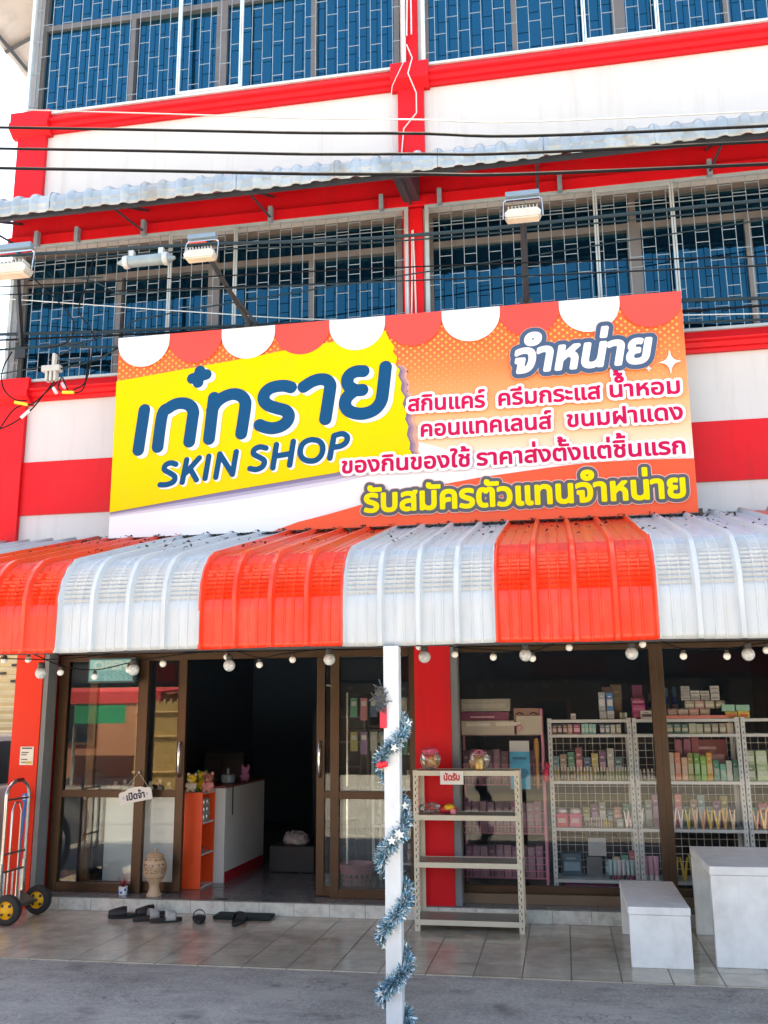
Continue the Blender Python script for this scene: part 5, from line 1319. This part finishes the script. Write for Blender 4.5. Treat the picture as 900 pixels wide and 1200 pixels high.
# bottom shelf
for i in range(8): tube_item(.34 + i * .036, 8.66, T4, .155, .0155, (.36, .55, .58) if i not in (2, 3) else (.52, .52, .56), (.30, .06, .14) if i % 3 else (.05, .06, .08), 'pale teal squeeze tube on the bottom shelf of the left rack', 'squeeze tubes on the bottom shelf')
for i in range(3): tube_item(.625 + i * .045, 8.66, T4, .19, .021, (.60, .33, .44), (.74, .72, .72), 'tall pink squeeze tube left of the brown mullion on the bottom shelf', 'squeeze tubes on the bottom shelf')
for i in range(5): clip_item(.87 + i * .07, 8.66, T4, .20, .066, (.72, .55, .10), 'big yellow hair claw on the bottom shelf of the middle rack', 'hair claws on the bottom shelf')
box_item(.02, 8.75, T4, .17, .14, .19, (.06, .18, .27), 'blue carton at the back of the bottom shelf', None, (.20, .34, .42)); box_item(.21, 8.78, T4, .13, .10, .16, (.10, .12, .13), 'dark grey carton on the bottom shelf beside the blue one', None)
box_item(.24, 8.80, T4 + .165, .16, .08, .15, (.34, .38, .40), 'pale grey carton lying on the dark carton of the bottom shelf', None)
# top trays and stacked boxes
for i in range(4): box_item(-.075 + i * .045, 8.63, T1, .04, .05, .085, (.30, .22, .20), 'small brownish box in the top tray of the left rack', 'small boxes in the top trays', (.62, .45, .45))
box_item(.115, 8.63, T1, .06, .05, .09, (.62, .12, .28), 'pink box in the top tray beside the teal boxes', None, (.7, .4, .5))
for i in range(4): box_item(.17 + i * .032, 8.63, T1, .029, .05, .09, (.22, .50, .46), 'small teal box in the top tray of the left rack', 'small boxes in the top trays', (.45, .62, .58))
for i in range(4): box_item(.335 + i * .045, 8.63, T1, .04, .05, .085, [(.12, .16, .26), (.3, .4, .46), (.40, .48, .42), (.34, .38, .32)][i], '%s box in the top tray right of the teal ones' % ['navy', 'blue-grey', 'sage', 'olive'][i], 'small boxes in the top trays', (.55, .58, .55))
box_item(.09, 8.64, TOP, .045, .05, .055, (.62, .60, .56), 'single small white box on top of the left rack', None, (.4, .4, .45))
for i in range(2):
    box_item(.35 + i * .065, 8.66, TOP, .06, .06, .075, (.60, .62, .60), 'white box at the bottom of the stack on the left rack', 'white and blue boxes stacked on the left rack', (.40, .44, .50))
    box_item(.345 + i * .066, 8.66, TOP + .0755, .056, .06, .16, [(.50, .60, .68), (.05, .25, .58)][i], ['pale blue carton standing on the white boxes', 'bright blue carton standing on the white boxes'][i], 'white and blue boxes stacked on the left rack', (.72, .74, .76))
for i in range(3): box_item(.50 + i * .022, 8.66, TOP, .02, .05, .06, (.40, .48, .40), 'small sage box on top of the left rack beside the white stack', 'sage boxes on top of the left rack')
for k in range(3): box_item(.655, 8.70, TOP + k * .061, .12, .08, .06, [(.42, .03, .15), (.46, .04, .20), (.36, .02, .14)][k], 'magenta carton in the stack on top of the rack beside the mullion', 'magenta cartons', (.60, .18, .30))
for k in range(2): box_item(.66, 8.82, TOP + k * .15, .09, .06, .148, (.22, .015, .10), 'dark magenta carton standing behind the magenta stack', 'dark magenta cartons behind')
for i, (x, h, c) in enumerate(((.42, .30, (.16, .09, .08)), (.50, .33, (.20, .16, .10)))): box_item(x, 9.15, TOP, .10, .07, h, c, '%s tall box in the dim back row above the racks' % ['brown', 'olive'][i], None, (.30, .22, .16))
ra = empty('back_shelf', (.6, 9.2, .112), 'dim dark shelf standing behind the grey racks', 'shelf'); B(.2, 9.1, 1.54, 1.6, 9.4, 1.562).build('board', DARK, ra)
for x in (.22, 1.56): B(x, 9.12, .112, x + .03, 9.15, 1.54).build('leg', DARK, ra)
for i in range(5): bottle_item(.80 + i * .07, 9.14, TOP, .22 + .07 * (i % 2 + (i == 2)), .028, [(.03, .08, .30), (.04, .20, .28), (.05, .12, .32)][i % 3], (.05, .16, .26), 'tall dark blue bottle in the dim back row above the middle rack', 'dark blue bottles in the back row')
q = MB(); q.box(.86, 8.598, 1.566, 1.38, 8.618, 1.592); tag(q.build('coral_strip', pc((.72, .20, .15))), 'long coral strip of packaging along the front edge on top of the middle rack', 'strip')
for i in range(2): box_item(.715 + i * .12, 8.66, TOP, .10, .05, .075, (.66, .64, .62), 'white carton with black drops on top of the middle rack near the mullion', 'white cartons near the mullion', (.10, .10, .10))
for i in range(4): box_item(.94 + i * .09 , 8.70, TOP, .085, .07, .085, [(.50, .28, .22), (.60, .48, .38), (.58, .30, .24), (.52, .40, .30)][i], '%s box in the peach-toned row on top of the middle rack' % ['dusty rose', 'cream', 'salmon', 'tan'][i], 'peach boxes on top of the middle rack', (.66, .55, .45))
for i in range(4): box_item(1.085 + i * .085, 8.71, TOP + .086, .08, .06, .07, [(.48, .40, .30), (.52, .26, .22), (.42, .38, .26), (.34, .32, .22)][i], '%s box in the upper row of the peach-toned stack' % ['beige', 'rose', 'khaki', 'olive'][i], 'peach boxes on top of the middle rack', (.62, .58, .48))
for r_, cols in enumerate(((0, 1, 2, 3), (0, 1, 2, 3), (0, 3))):
    for k in cols: box_item(1.06 + k * .082, 8.72, TOP + .157 + r_ * .041, .076, .05, .04, (.60, .57, .52), 'little white carton in the pyramid on top of the peach boxes', 'little white cartons in a pyramid', (.30, .30, .30))
for i in range(2): box_item(1.42 + i * .10, 8.66, TOP, .095, .06, .06, (.66, .52, .06), 'yellow striped box on top of the right racks', 'yellow striped boxes', (.70, .12, .05)); box_item(1.40 + i * .12, 8.68, TOP + .061, .11, .06, .055, (.30, .60, .46), 'mint green box lying on the yellow striped boxes', 'mint boxes on the yellow ones')
for i in range(9): box_item(.90 + i * .062, 8.64, T1, .056, .05, .088, [(.10, .30, .24), (.34, .40, .28), (.48, .42, .34)][min(2, i // 3)], '%s box in the top tray of the middle rack' % ['dark green', 'sage green', 'tan'][min(2, i // 3)], 'small boxes in the top trays', (.5, .5, .42))
cols = [(.08, .40, .48), (.40, .34, .28), (.70, .24, .14), (.64, .40, .26), (.46, .44, .10), (.16, .56, .06), (.26, .62, .06), (.74, .38, .03), (.02, .24, .16), (.10, .40, .30), (.50, .58, .52), (.06, .42, .34)]
cnm = ['turquoise', 'taupe', 'coral', 'apricot', 'olive', 'leaf green', 'lime green', 'orange', 'bottle green', 'jade', 'pale grey-green', 'sea green']
for i in range(12): box_item(.845 + i * .052, 8.66, T2, .047, .06, .235 - .03 * (i % 3 == 0) - .06 * (i > 7), cols[i], '%s carton in the bright row on the upper shelf of the middle rack' % cnm[i], 'bright cartons on the middle rack', tuple(min(.8, c * .6 + .25) for c in cols[i]))
for i in range(3): box_item(.98 + i * .07, 8.80, T2, .06, .05, .36, [(.40, .10, .14), (.56, .14, .30), (.30, .03, .05)][i], '%s tall carton behind the bright row' % ['maroon', 'pink', 'dark red'][i], None)
box_item(1.24, 8.86, T2 + .0, .30, .03, .36, (.26, .012, .02), 'wide dark red panel box at the back of the middle rack', None, (.5, .3, .3))
for i in range(8): box_item(1.53 + i * .10, 8.66, T2, .09, .08, .13 + .0 * i, (.42, .60, .34), 'pale green carton in the lower layer on the right rack', 'pale green cartons', (.62, .70, .56)); box_item(1.53 + i * .10, 8.66, T2 + .131, .09, .08, .12, (.50, .64, .40), 'pale green carton in the upper layer on the right rack', 'pale green cartons', (.64, .70, .58))
for i in range(6): box_item(1.54 + i * .13, 8.66, T4, .11, .1, .2, (.30, .26, .14), 'khaki carton on the bottom shelf of the right rack', 'khaki cartons', (.5, .45, .3))
q = B(-.05, 8.66, .113, .42, 8.9, .205); tag(q.build('storage_box', pc((.20, .01, .09))), 'dark magenta storage box under the bottom shelf of the left rack', 'box')

# pink display cart with hanging cards
pk = empty('pink_display_cart', (-.55, 8.75, .112), 'pink wire display cart full of lilac packs with white shelf labels behind the window', 'display cart')
for x in (-.90, -.185):
    for y in (8.55, 8.92): MB().tube([(x, y, .14), (x, y, 1.66)], .011, 8).build('post', PINKW, pk, smooth=True)
    for y in (8.55, 8.92): MB().lathe([(.006, -.014), (.026, -.01), (.026, .01), (.006, .014)], (x, y, .139), 14, Mw).build('caster', DARK, pk, smooth=True)
LIL = mat('lilac_pack', (.24, .13, .20), .5, var=.25, nscale=30)
for z0 in (.26, .62, 1.02):
    q = MB()
    for k in range(4): q.tube([(-.90, 8.55, z0 + k * .055), (-.185, 8.55, z0 + k * .055)], .0035, 5)
    for k in range(24): q.tube([(-.89 + k * .030, 8.551, z0), (-.89 + k * .030, 8.551, z0 + .165)], .002, 4)
    q.tube([(-.90, 8.92, z0 + .16), (-.185, 8.92, z0 + .16)], .004, 5); q.build('wire_basket', PINKW, pk)
    B(-.90, 8.552, z0 - .012, -.185, 8.92, z0 - .004).build('shelf', mat('cart_shelf', (.20, .14, .17), .5), pk)
for z0 in (.26, .62, 1.02):
    for k in range(10): box_item(-.852 + k * .067, 8.60, z0 - .003, .062, .10, .30 if z0 > .9 else .26, [(.22, .10, .17), (.26, .14, .20), (.30, .18, .22)][k % 3], 'lilac pack in the baskets of the pink display cart', 'lilac packs in the pink cart', (.34, .24, .29))
B(-.905, 8.535, 1.44, -.42, 8.545, 1.56).build('shelf_label', mat('label_cream', (.56, .54, .46), .6, var=.1), pk); B(-.40, 8.535, 1.44, -.18, 8.545, 1.60).build('shelf_label', mat('label_cream', (.56, .54, .46), .6), pk)
B(-.90, 8.55, 1.43, -.185, 8.92, 1.44).build('shelf', mat('cart_shelf', (.20, .14, .17), .5), pk)
q = MB()
for k in range(2): q.box(-.84 + k * .26, 8.532, 1.515, -.63 + k * .26, 8.5345, 1.545)
q.build('label_print', pc((.74, .72, .66)), pk)
box_item(-.68, 8.58, 1.4415, .44, .22, .20, (.42, .06, .20), 'wide pink box on top of the pink display cart', None, (.62, .34, .42)); box_item(-.68, 8.57, 1.642, .46, .24, .11, (.52, .50, .42), 'pale cream carton lying on the wide pink box', None, (.48, .46, .40))
eb_ = box_item(-.31, 8.58, 1.4415, .24, .12, .235, (.30, .17, .14), 'brown box printed with two lash-like eyes on the pink display cart', None, (.36, .22, .19))
q = MB()
for s_ in (-1, 1):
    q.tube([(-.31 + s_ * .06 - .035, 8.577, 1.58), (-.31 + s_ * .06, 8.577, 1.565), (-.31 + s_ * .06 + .035, 8.577, 1.58)], .005, 5)
    q.tube([(-.31 + s_ * .06 - .035, 8.577, 1.615), (-.31 + s_ * .06, 8.577, 1.63), (-.31 + s_ * .06 + .035, 8.577, 1.615)], .004, 5)
q.build('lash_print', DARK, eb_)
bl_ = empty('blue_poster', (-.375, 8.44, .985), 'sky blue leaflet display leaning inside the window beside the pink cart', 'leaflet')
B(-.462, 8.44, .99, -.295, 8.448, 1.39).build('sheet', mat('leaflet_blue', (.05, .42, .66), .5, var=.2, nscale=12), bl_); B(-.462, 8.436, 1.30, -.295, 8.4395, 1.39).build('header', mat('leaflet_white', (.60, .66, .68), .5, var=.1), bl_)
MB().lathe([(.042, 0), (.042, .0025)], (-.35, 8.4385, 1.12), 20, Mw).build('print', mat('leaflet_dark', (.02, .20, .36), .5), bl_)
B(-.44, 8.437, 1.235, -.32, 8.4395, 1.255).build('print', mat('leaflet_dark', (.02, .20, .36), .5), bl_)
q = MB().lathe([(.004, 0), (.012, .02), (.016, .12), (.013, .2), (.02, .25), (.024, .33), (.024, .38), (.012, .42)], (-.235, 8.50, .99), 12)
tag(q.build('wooden_massager', mat('pale_wood', (.50, .26, .08), .5, var=.2), smooth=True), 'pale wooden stick tool hanging beside the blue leaflet', 'massager')
q = MB().ball((-.375, 8.50, 1.50), .026, .008, .026); tag(q.build('pink_tag', pc((.72, .36, .42)), smooth=True), 'round pink tag in front of the lilac packs of the pink cart', 'tag')
q = MB().ball((-.16, 8.50, 1.10), .03, .02, .06); q.ball((-.15, 8.50, 1.18), .022, .02, .03)
tag(q.build('red_pouch', pc((.68, .02, .08)), smooth=True), 'crimson pouch hanging between the pink cart and the left rack', 'pouch')

# white rack and basket behind the right door glass
wr = empty('white_rack', (-1.55, 9.0, .112), 'white shelf rack behind the right glass door', 'rack')
WM = mat('white_rack_paint', (.56, .58, .56), .45)
for x in (-1.74, -1.30):
    for y in (8.85, 9.2): B(x - .012, y - .012, .113, x + .012, y + .012, 1.45).build('post', WM, wr)
for z in (.30, .62, .94, 1.26): B(-1.75, 8.84, z, -1.29, 9.21, z + .02).build('shelf', WM, wr)
for z in (.32, .64, .96, 1.28):
    for i in range(6): bottle_item(-1.70 + i * .07, 8.90, z + .001, .13 + .03 * ((i + int(z * 10)) % 3), .022, [(.30, .40, .40), (.55, .52, .40), (.34, .18, .14), (.24, .36, .28)][(i + int(z * 7)) % 4], (.6, .58, .5), 'assorted little bottle on the white rack behind the right door glass', 'bottles on the white rack')
bk = empty('pink_basket', (-1.86, 8.72, .112), 'pink plastic laundry basket on the floor behind the right glass door', 'basket')
q = MB(); q.lathe([(.12, 0), (.125, .002), (.16, .20), (.17, .205), (.17, .215), (.155, .215), (.118, .012)], (-1.86, 8.72, .113), 20); q.build('tub', mat('basket_pink', (.46, .20, .20), .5), bk, smooth=True)
for j in range(3):
    q = MB()
    for k in range(20):
        a = 2 * math.pi * (k + .5) / 20; rr = .134 + .012 * j; zz = .145 + .045 * j
        q.box(-.011, -.002, -.014, .011, .002, .014, Matrix.Translation((-1.86 + rr * math.cos(a), 8.72 + rr * math.sin(a), zz)) @ Matrix.Rotation(a + R(90), 4, 'Z') @ Matrix.Rotation(R(-12), 4, 'X'))
    q.build('hole_row', DARK, bk)
# dim furniture deep in the shop
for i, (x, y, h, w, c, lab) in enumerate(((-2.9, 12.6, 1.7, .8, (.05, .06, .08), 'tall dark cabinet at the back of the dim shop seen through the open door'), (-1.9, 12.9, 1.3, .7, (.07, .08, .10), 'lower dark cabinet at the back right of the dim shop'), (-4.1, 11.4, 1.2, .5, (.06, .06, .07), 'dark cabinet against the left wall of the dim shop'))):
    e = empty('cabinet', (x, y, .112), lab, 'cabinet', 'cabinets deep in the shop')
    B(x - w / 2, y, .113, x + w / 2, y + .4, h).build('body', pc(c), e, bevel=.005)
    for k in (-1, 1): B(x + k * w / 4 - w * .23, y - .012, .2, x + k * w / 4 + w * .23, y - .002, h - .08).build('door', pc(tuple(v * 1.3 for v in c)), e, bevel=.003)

for i in range(8): bottle_item(-4.15 + i * .088, 8.60, .931, .10 + .02 * (i % 2), .026, (.52, .46, .36), (.62, .58, .50), 'cream coloured pot bottle in the row on the white cabinet behind the left glass', 'cream bottles on the white cabinet')

ld = empty('step_ladder', (-2.75, 12.2, .112), 'pale folding step ladder leaning in the dim back of the shop', 'ladder')
LDM = mat('ladder_metal', (.30, .34, .38), .4, metal=.3)
for x in (-2.98, -2.58): MB().tube([(x, 12.0, .113), (x + .06, 12.35, 1.75)], .018, 6).build('rail', LDM, ld)
for k in range(5): MB().tube([(-2.97 + .012 * k, 12.04 + k * .07, .36 + k * .31), (-2.56 + .012 * k, 12.04 + k * .07, .36 + k * .31)], .014, 6).build('rung', LDM, ld)
ws = empty('wall_shelf', (-1.9, 12.3, 1.3), 'dim wall shelf with cartons at the back right of the shop', 'shelf')
B(-2.5, 12.1, 1.32, -1.4, 12.45, 1.345).build('board', pc((.20, .22, .24)), ws)
for x in (-2.45, -1.45): B(x - .015, 12.12, .113, x + .015, 12.15, 1.32).build('leg', pc((.20, .22, .24)), ws)
for i in range(5): box_item(-2.36 + i * .21, 12.16, 1.346, .18, .2, .16 + .09 * (i % 3), [(.30, .24, .16), (.14, .2, .3), (.34, .34, .36), (.26, .1, .12), (.2, .26, .2)][i], '%s carton on the dim wall shelf deep in the shop' % ['tan', 'slate', 'grey', 'maroon', 'moss green'][i], 'cartons on the dim wall shelf')

# second rows behind the bottles, and packets hung behind the right door
PAL = [(.10, .34, .22), (.46, .40, .14), (.20, .36, .40), (.52, .16, .20), (.30, .16, .32), (.55, .42, .30), (.08, .14, .26), (.48, .50, .46)]
PN = ['green', 'mustard', 'teal', 'wine red', 'plum', 'sand', 'navy', 'pale grey']
for zz, nm, x0 in ((T2, 'upper', -.08), (T3, 'lower middle', .10), (T4, 'bottom', .33)):
    for i in range(7 if zz < T2 else 9):
        k = (i * 3 + int(zz * 10)) % 8
        if x0 + i * .068 > .54: continue
        box_item(x0 + i * .068, 8.79, zz, .06, .07, .14 + .07 * ((i * 5) % 4) / 3 + (.06 if zz == T2 else 0), PAL[k], '%s carton in the back row on the %s shelf of the left rack' % (PN[k], nm), 'back row cartons on the left rack', tuple(min(.8, v + .25) for v in PAL[k]))
for i in range(13):
    k = (i * 5 + 2) % 8
    box_item(.63 + i * .063, 8.80, T3, .058, .05, .17 + .05 * (i % 3), PAL[k], '%s carton in the back row on the lower middle shelf of the middle rack' % PN[k], 'back row cartons on the middle rack', tuple(min(.8, v + .25) for v in PAL[k]))
for i in range(9):
    box_item(1.54 + i * .09, 8.78, T3, .08, .05, .16 + .05 * (i % 3), PAL[(i * 3) % 8], '%s carton in the back row on the lower middle shelf of the right rack' % PN[(i * 3) % 8], 'back row cartons on the right rack', (.6, .6, .55))
hr = empty('hanging_rail', (-1.62, 8.62, 1.78), 'thin metal rail hung with little packets behind the right glass door', 'rail')
for z in (1.80, 1.50): MB().tube([(-1.93, 8.62, z), (-1.27, 8.62, z)], .006, 6).build('rail', CHROME, hr)
for x in (-1.93, -1.27): B(x - .008, 8.612, .113, x + .008, 8.628, 1.82).build('upright', CHROME, hr)
for j, z in enumerate((1.79, 1.49)):
    for i in range(7):
        k = (i * 3 + j) % 8
        q = MB(); q.box(-1.90 + i * .092, 8.608, z - .19 - .03 * (i % 2), -1.835 + i * .092, 8.622, z - .02); q.mi = 1; q.box(-1.89 + i * .092, 8.6068, z - .09, -1.845 + i * .092, 8.6076, z - .05)
        tag(q.build('hanging_packet', [pc(PAL[k]), pc((.62, .60, .55))]), '%s packet hanging on the %s rail behind the right glass door' % (PN[k], ['upper', 'lower'][j]), 'packet', 'packets hung behind the right door')
# ---------------------------------------------------------------- leaf litter on the awning along the sign
LIT = [mat('leaf_brown', (.10, .055, .03), .8, var=.4), mat('leaf_dark', (.035, .03, .025), .8)]
q = MB()
for k in range(900):
    near = rnd.random() < .62
    x = rnd.uniform(SIGN_X0 - .2, SIGN_X0 + SIGN_W + .25); y = 7.14 - (abs(rnd.gauss(0, .05)) if near else rnd.random() ** 1.6 * 1.5)
    z = 2.603 + (y - 5.5) / (7.44 - 5.5) * (3.115 - 2.603) + .004
    if (x + 2.983) / .2175 % 1 < .12 or (x + 2.983) / .2175 % 1 > .88: z += .022
    l_ = rnd.uniform(.006, .02); d = Vector((rnd.gauss(0, 1), rnd.gauss(0, 1), rnd.gauss(0, .3))).normalized(); e_ = d.cross(Vector((rnd.gauss(0, .3), rnd.gauss(0, .3), 1))).normalized()
    q.mi = k % 2
    p = Vector((x, y, z + rnd.uniform(0, .012)))
    q.add([p - d * l_, p + e_ * l_ * .5, p + d * l_, p - e_ * l_ * .5 + Vector((0, 0, l_ * .5))], [(0, 1, 2, 3)])
tag(q.build('leaf_litter', LIT, recalc=False), 'dry brown leaf litter scattered on the awning sheets along the sign foot', 'leaf litter', None, 'stuff')
# ---------------------------------------------------------------- the low neighbour on the left and its car
nb = empty('neighbour_building', (-8.5, 10, 0), 'low neighbouring garage with cream slats and a blue parapet, left of the red column', 'building')
CRM = mat('cream_wall', (.52, .47, .36), .7)
B(-14, 10.2, 0, -5.0, 10.4, 1.3).build('wall', CRM, nb)
q = MB()
z = 1.3
while z < 2.75: q.prism([(10.0, z), (9.985, z + .045), (10.0, z + .088), (10.05, z + .088), (10.05, z)], 'x', -9.5, -5.02); z += .09
q.build('slatted_shutter', mat('cream_slat', (.62, .47, .24), .5, var=.06), nb)
for j in range(4):
    for i in range(16): B(-9.4 + i * .27 + (j % 2) * .13, 9.975, 2.02 + j * .09, -9.33 + i * .27 + (j % 2) * .13, 9.99, 2.045 + j * .09).build('vent_slot', DARK, nb)
B(-14, 9.9, 2.75, -5.0, 10.3, 3.6).build('fascia', mat('cream_fascia', (.60, .56, .50), .7), nb)
B(-14, 9.8, 3.6, -4.99, 10.2, 5.6).build('parapet', mat('blue_parapet', (.05, .22, .50), .5), nb)
B(-14, 10.4, 3.4, -5.0, 16, 3.6).build('roof', CRM, nb)

def car(x, y, rz, col, label, group=None):
    """saloon pointing along +X before it is turned"""
    e = empty('parked_car', (x, y, 0), label, 'car', group)
    M = Matrix.Translation((x, y, 0)) @ Matrix.Rotation(rz, 4, 'Z')
    paint = mat('car_paint_%d' % int(col[0] * 100), col, .25, var=.02, coat=.6)
    side = [(-2.1, .35), (-2.15, .62), (-2.05, .92), (-1.75, .98), (-1.15, 1.0), (.95, .98), (1.75, .86), (2.1, .72), (2.18, .5), (2.1, .28), (-2.0, .26)]
    q = MB()
    def loft(profile, ws, hscale):
        n = len(profile); V = []; F = []
        for (w, s_) in ws:
            for (px, pz) in profile: V.append(M @ Vector((px * s_, w, pz)))
        m_ = len(ws)
        for j in range(m_ - 1):
            for i in range(n): F.append((j * n + i, j * n + (i + 1) % n, (j + 1) * n + (i + 1) % n, (j + 1) * n + i))
        F.append(tuple(range(n))); F.append(tuple((m_ - 1) * n + i for i in range(n)))
        q.add(V, F)
    loft(side, [(-.86, .96), (-.80, .99), (-.4, 1.0), (.4, 1.0), (.80, .99), (.86, .96)], 1)
    body = q.build('body', paint, e, smooth=True, bevel=.03)
    q = MB(); cab = [(-1.6, .97), (-1.15, 1.38), (-.7, 1.46), (.1, 1.46), (.45, 1.40), (1.15, .96)]
    loft(cab, [(-.74, .98), (-.60, .93), (.60, .93), (.74, .98)], 1); q.build('cabin', paint, e, smooth=True, bevel=.02)
    WG = mat('car_window', (.02, .025, .03), .08)
    q = MB(); loft([(-1.42, 1.0), (-1.10, 1.33), (-.66, 1.40), (.08, 1.40), (.38, 1.34), (.92, 1.0)], [(-.752, .95), (.752, .95)], 1); q.build('side_glass', WG, e)
    q = MB(); q.add([M @ Vector(p) for p in ((1.10, -.60, 1.0), (1.10, .60, 1.0), (.50, .54, 1.385), (.50, -.54, 1.385), (1.12, -.6, 1.01), (1.12, .6, 1.01), (.52, .54, 1.395), (.52, -.54, 1.395))], [(0, 1, 2, 3), (4, 5, 6, 7), (0, 1, 5, 4), (1, 2, 6, 5), (2, 3, 7, 6), (3, 0, 4, 7)]); q.build('windscreen', WG, e)
    for sx in (-1.3, 1.32):
        for sy in (-.80, .80):
            Mq = Matrix.Rotation(rz, 4, 'Z') @ Matrix.Rotation(R(90), 4, 'X'); c = M @ Vector((sx, sy, .32))
            w = MB().lathe([(.2, -.09), (.30, -.1), (.32, -.07), (.32, .07), (.30, .1), (.2, .09), (.2, -.09)], c, 24, Mq, caps=False).build('wheel', TYRE, e, smooth=True)
            MB().lathe([(.05, -.10), (.19, -.095), (.19, .095), (.05, .10)], c, 16, Mq).build('rim', CHROME, w, smooth=True)
    for sy in (-.62, .62):
        MB().ball(M @ Vector((2.06, sy, .64)), .10, .16, .07).build('headlight', mat('headlight', (.6, .62, .65), .1), e, smooth=True)
    return e
car(-6.12, 8.35, R(-90), (.72, .72, .72), 'white car parked beside the left column, mostly hidden')

# ---------------------------------------------------------------- the sunlit far side of the street (seen in the glass)
def house(x0, x1, y, h, wall_c, roof_c, label, eave=.15):
    e = empty('street_house', ((x0 + x1) / 2, y, 0), label, 'house', 'houses across the street')
    B(x0, y - 8, 0, x1, y, h).build('wall', mat('wall_%d_%d' % (int(wall_c[0] * 100), int(wall_c[2] * 100)), wall_c, .8, var=.12, dirt=.3), e)
    rm = mat('roof_%d_%d' % (int(roof_c[0] * 100), int(roof_c[2] * 100)), roof_c, .7, var=.2, nscale=3)
    q = MB(); n = int((x1 - x0 + .8) / .25)
    V = []; F = []
    for i in range(n + 1):
        x = x0 - .4 + i * .25; dz = .05 * (i % 2)
        V += [(x, y + eave, h - .25 + dz), (x, y - 4, h + 2.1 + dz), (x, y + eave, h - .32 + dz), (x, y - 4, h + 2.03 + dz)]
    for i in range(n): a = i * 4; F += [(a, a + 4, a + 5, a + 1), (a + 2, a + 3, a + 7, a + 6), (a, a + 2, a + 6, a + 4)]
    q.add(V, F); q.build('roof', rm, e, recalc=False)
    k = x0 + .8
    while k < x1 - 1.2:
        f = MB(); f.box(k, y, .9, k + 1.1, y + .05, 2.1); fr = f.build('window', mat('shop_brown', (.20, .12, .07), .6), e)
        B(k + .07, y + .055, .97, k + 1.03, y + .06, 2.03).build('pane', mat('car_window', (.02, .025, .03), .08), fr); k += 2.4
    return e
house(-27, -15.2, -9, 2.75, (.50, .44, .36), (.30, .12, .06), 'cream house with a brown ribbed roof across the street')
house(-15, -7.5, -9.2, 2.6, (.50, .22, .12), (.46, .17, .08), 'brick coloured house with an orange-brown roof across the street')
house(-6.5, 3.5, -11, 3.6, (.055, .045, .04), (.10, .09, .085), 'house with walls darkened as if in shade and a grey roof across the street', 1.7)  # unseen directly; walls darkened and eave deepened to keep the window reflection dark
house(4.5, 16, -11, 3.2, (.07, .055, .045), (.30, .10, .06), 'brown house with walls darkened as if in shade and a red-brown roof across the street', 1.7)  # walls darkened and eave deepened likewise, against haze in the shop glass
ra_ = empty('red_canopy', (-11.8, -6.6, 0), 'red cloth canopy on poles across the street', 'canopy')
q = MB(); q.prism([(-8.4, 2.45), (-5.4, 2.26), (-5.4, 1.98), (-5.45, 1.98), (-5.45, 2.21), (-8.4, 2.40)], 'x', -14, -9.6); q.build('canopy_cloth', mat('canopy_red', (.62, .05, .05), .7), ra_)
for x in (-13.9, -11.8, -9.7): MB().tube([(x, -5.5, 0), (x, -5.5, 2.2)], .04, 8).build('pole', CHROME, ra_)
tag(B(-11.7, -5.30, 1.5, -10.4, -5.28, 1.93).build('banner', mat('banner_green', (.02, .26, .11), .6, var=.2)), 'plain green banner hung under the red canopy across the street', 'banner')
tag(B(-12.7, -5.30, 1.42, -11.85, -5.28, 1.93).build('banner', mat('banner_blue', (.20, .45, .70), .6, var=.2)), 'plain pale blue banner beside the green one across the street', 'banner')
car(-15.6, -7.2, R(4), (.74, .75, .76), 'white car parked in the sun across the street', None)
bf = empty('bamboo_fence', (-8.3, -4.6, 0), 'upright bamboo fence panel across the street', 'fence')
BAM = mat('bamboo', (.60, .40, .16), .6, var=.2)
for k in range(24): MB().tube([(-9.75 + k * .055, -4.6, 0), (-9.75 + k * .055, -4.6, 1.95 + .05 * (k % 3))], .03, 6).build('cane', BAM, bf)
for z in (.4, 1.2, 1.75): MB().tube([(-9.8, -4.55, z), (-8.4, -4.55, z)], .025, 6).build('rail', BAM, bf)
tag(B(-12, -4.2, -.10, 14, -2.6, .0).build('far_pavement', mat('sunlit_concrete', (.42, .37, .28), .85, var=.15)), 'pale concrete pavement on the far side of the street', None, None, 'structure')

rn = empty('right_neighbour', (6, 10, 0), 'plain cream three storey shophouse joined to the right side of the red and white one', 'building')
CR2 = mat('cream_facade', (.55, .50, .42), .8, var=.08, dirt=.3, streak=.5, streakcol=(.34, .30, .25))
B(2.86, 7.62, 2.95, 9.5, 17, 9.3).build('wall', CR2, rn); B(2.86, 8.4, 0, 9.5, 17, 2.949).build('ground_floor', CR2, rn)
B(2.86, 7.5, 2.95, 9.5, 7.619, 3.25).build('ledge', CR2, rn)
for x in (3.2, 6.4):
    for z in (4.4, 7.2):
        f = MB(); f.box(x, 7.58, z, x + 2.7, 7.618, z + 1.5); w_ = f.build('window', ALU, rn)
        for k in range(3): B(x + .08 + k * .88, 7.572, z + .08, x + .86 + k * .88, 7.579, z + 1.42).build('pane', BLUEGLASS, w_)
q = MB(); z = .05
while z < 2.7: q.prism([(8.38, z), (8.36, z + .05), (8.38, z + .1), (8.395, z + .1), (8.395, z)], 'x', 3.1, 9.2); z += .1
q.build('roller_shutter', mat('grey_shutter', (.34, .36, .38), .5, metal=.3), rn)
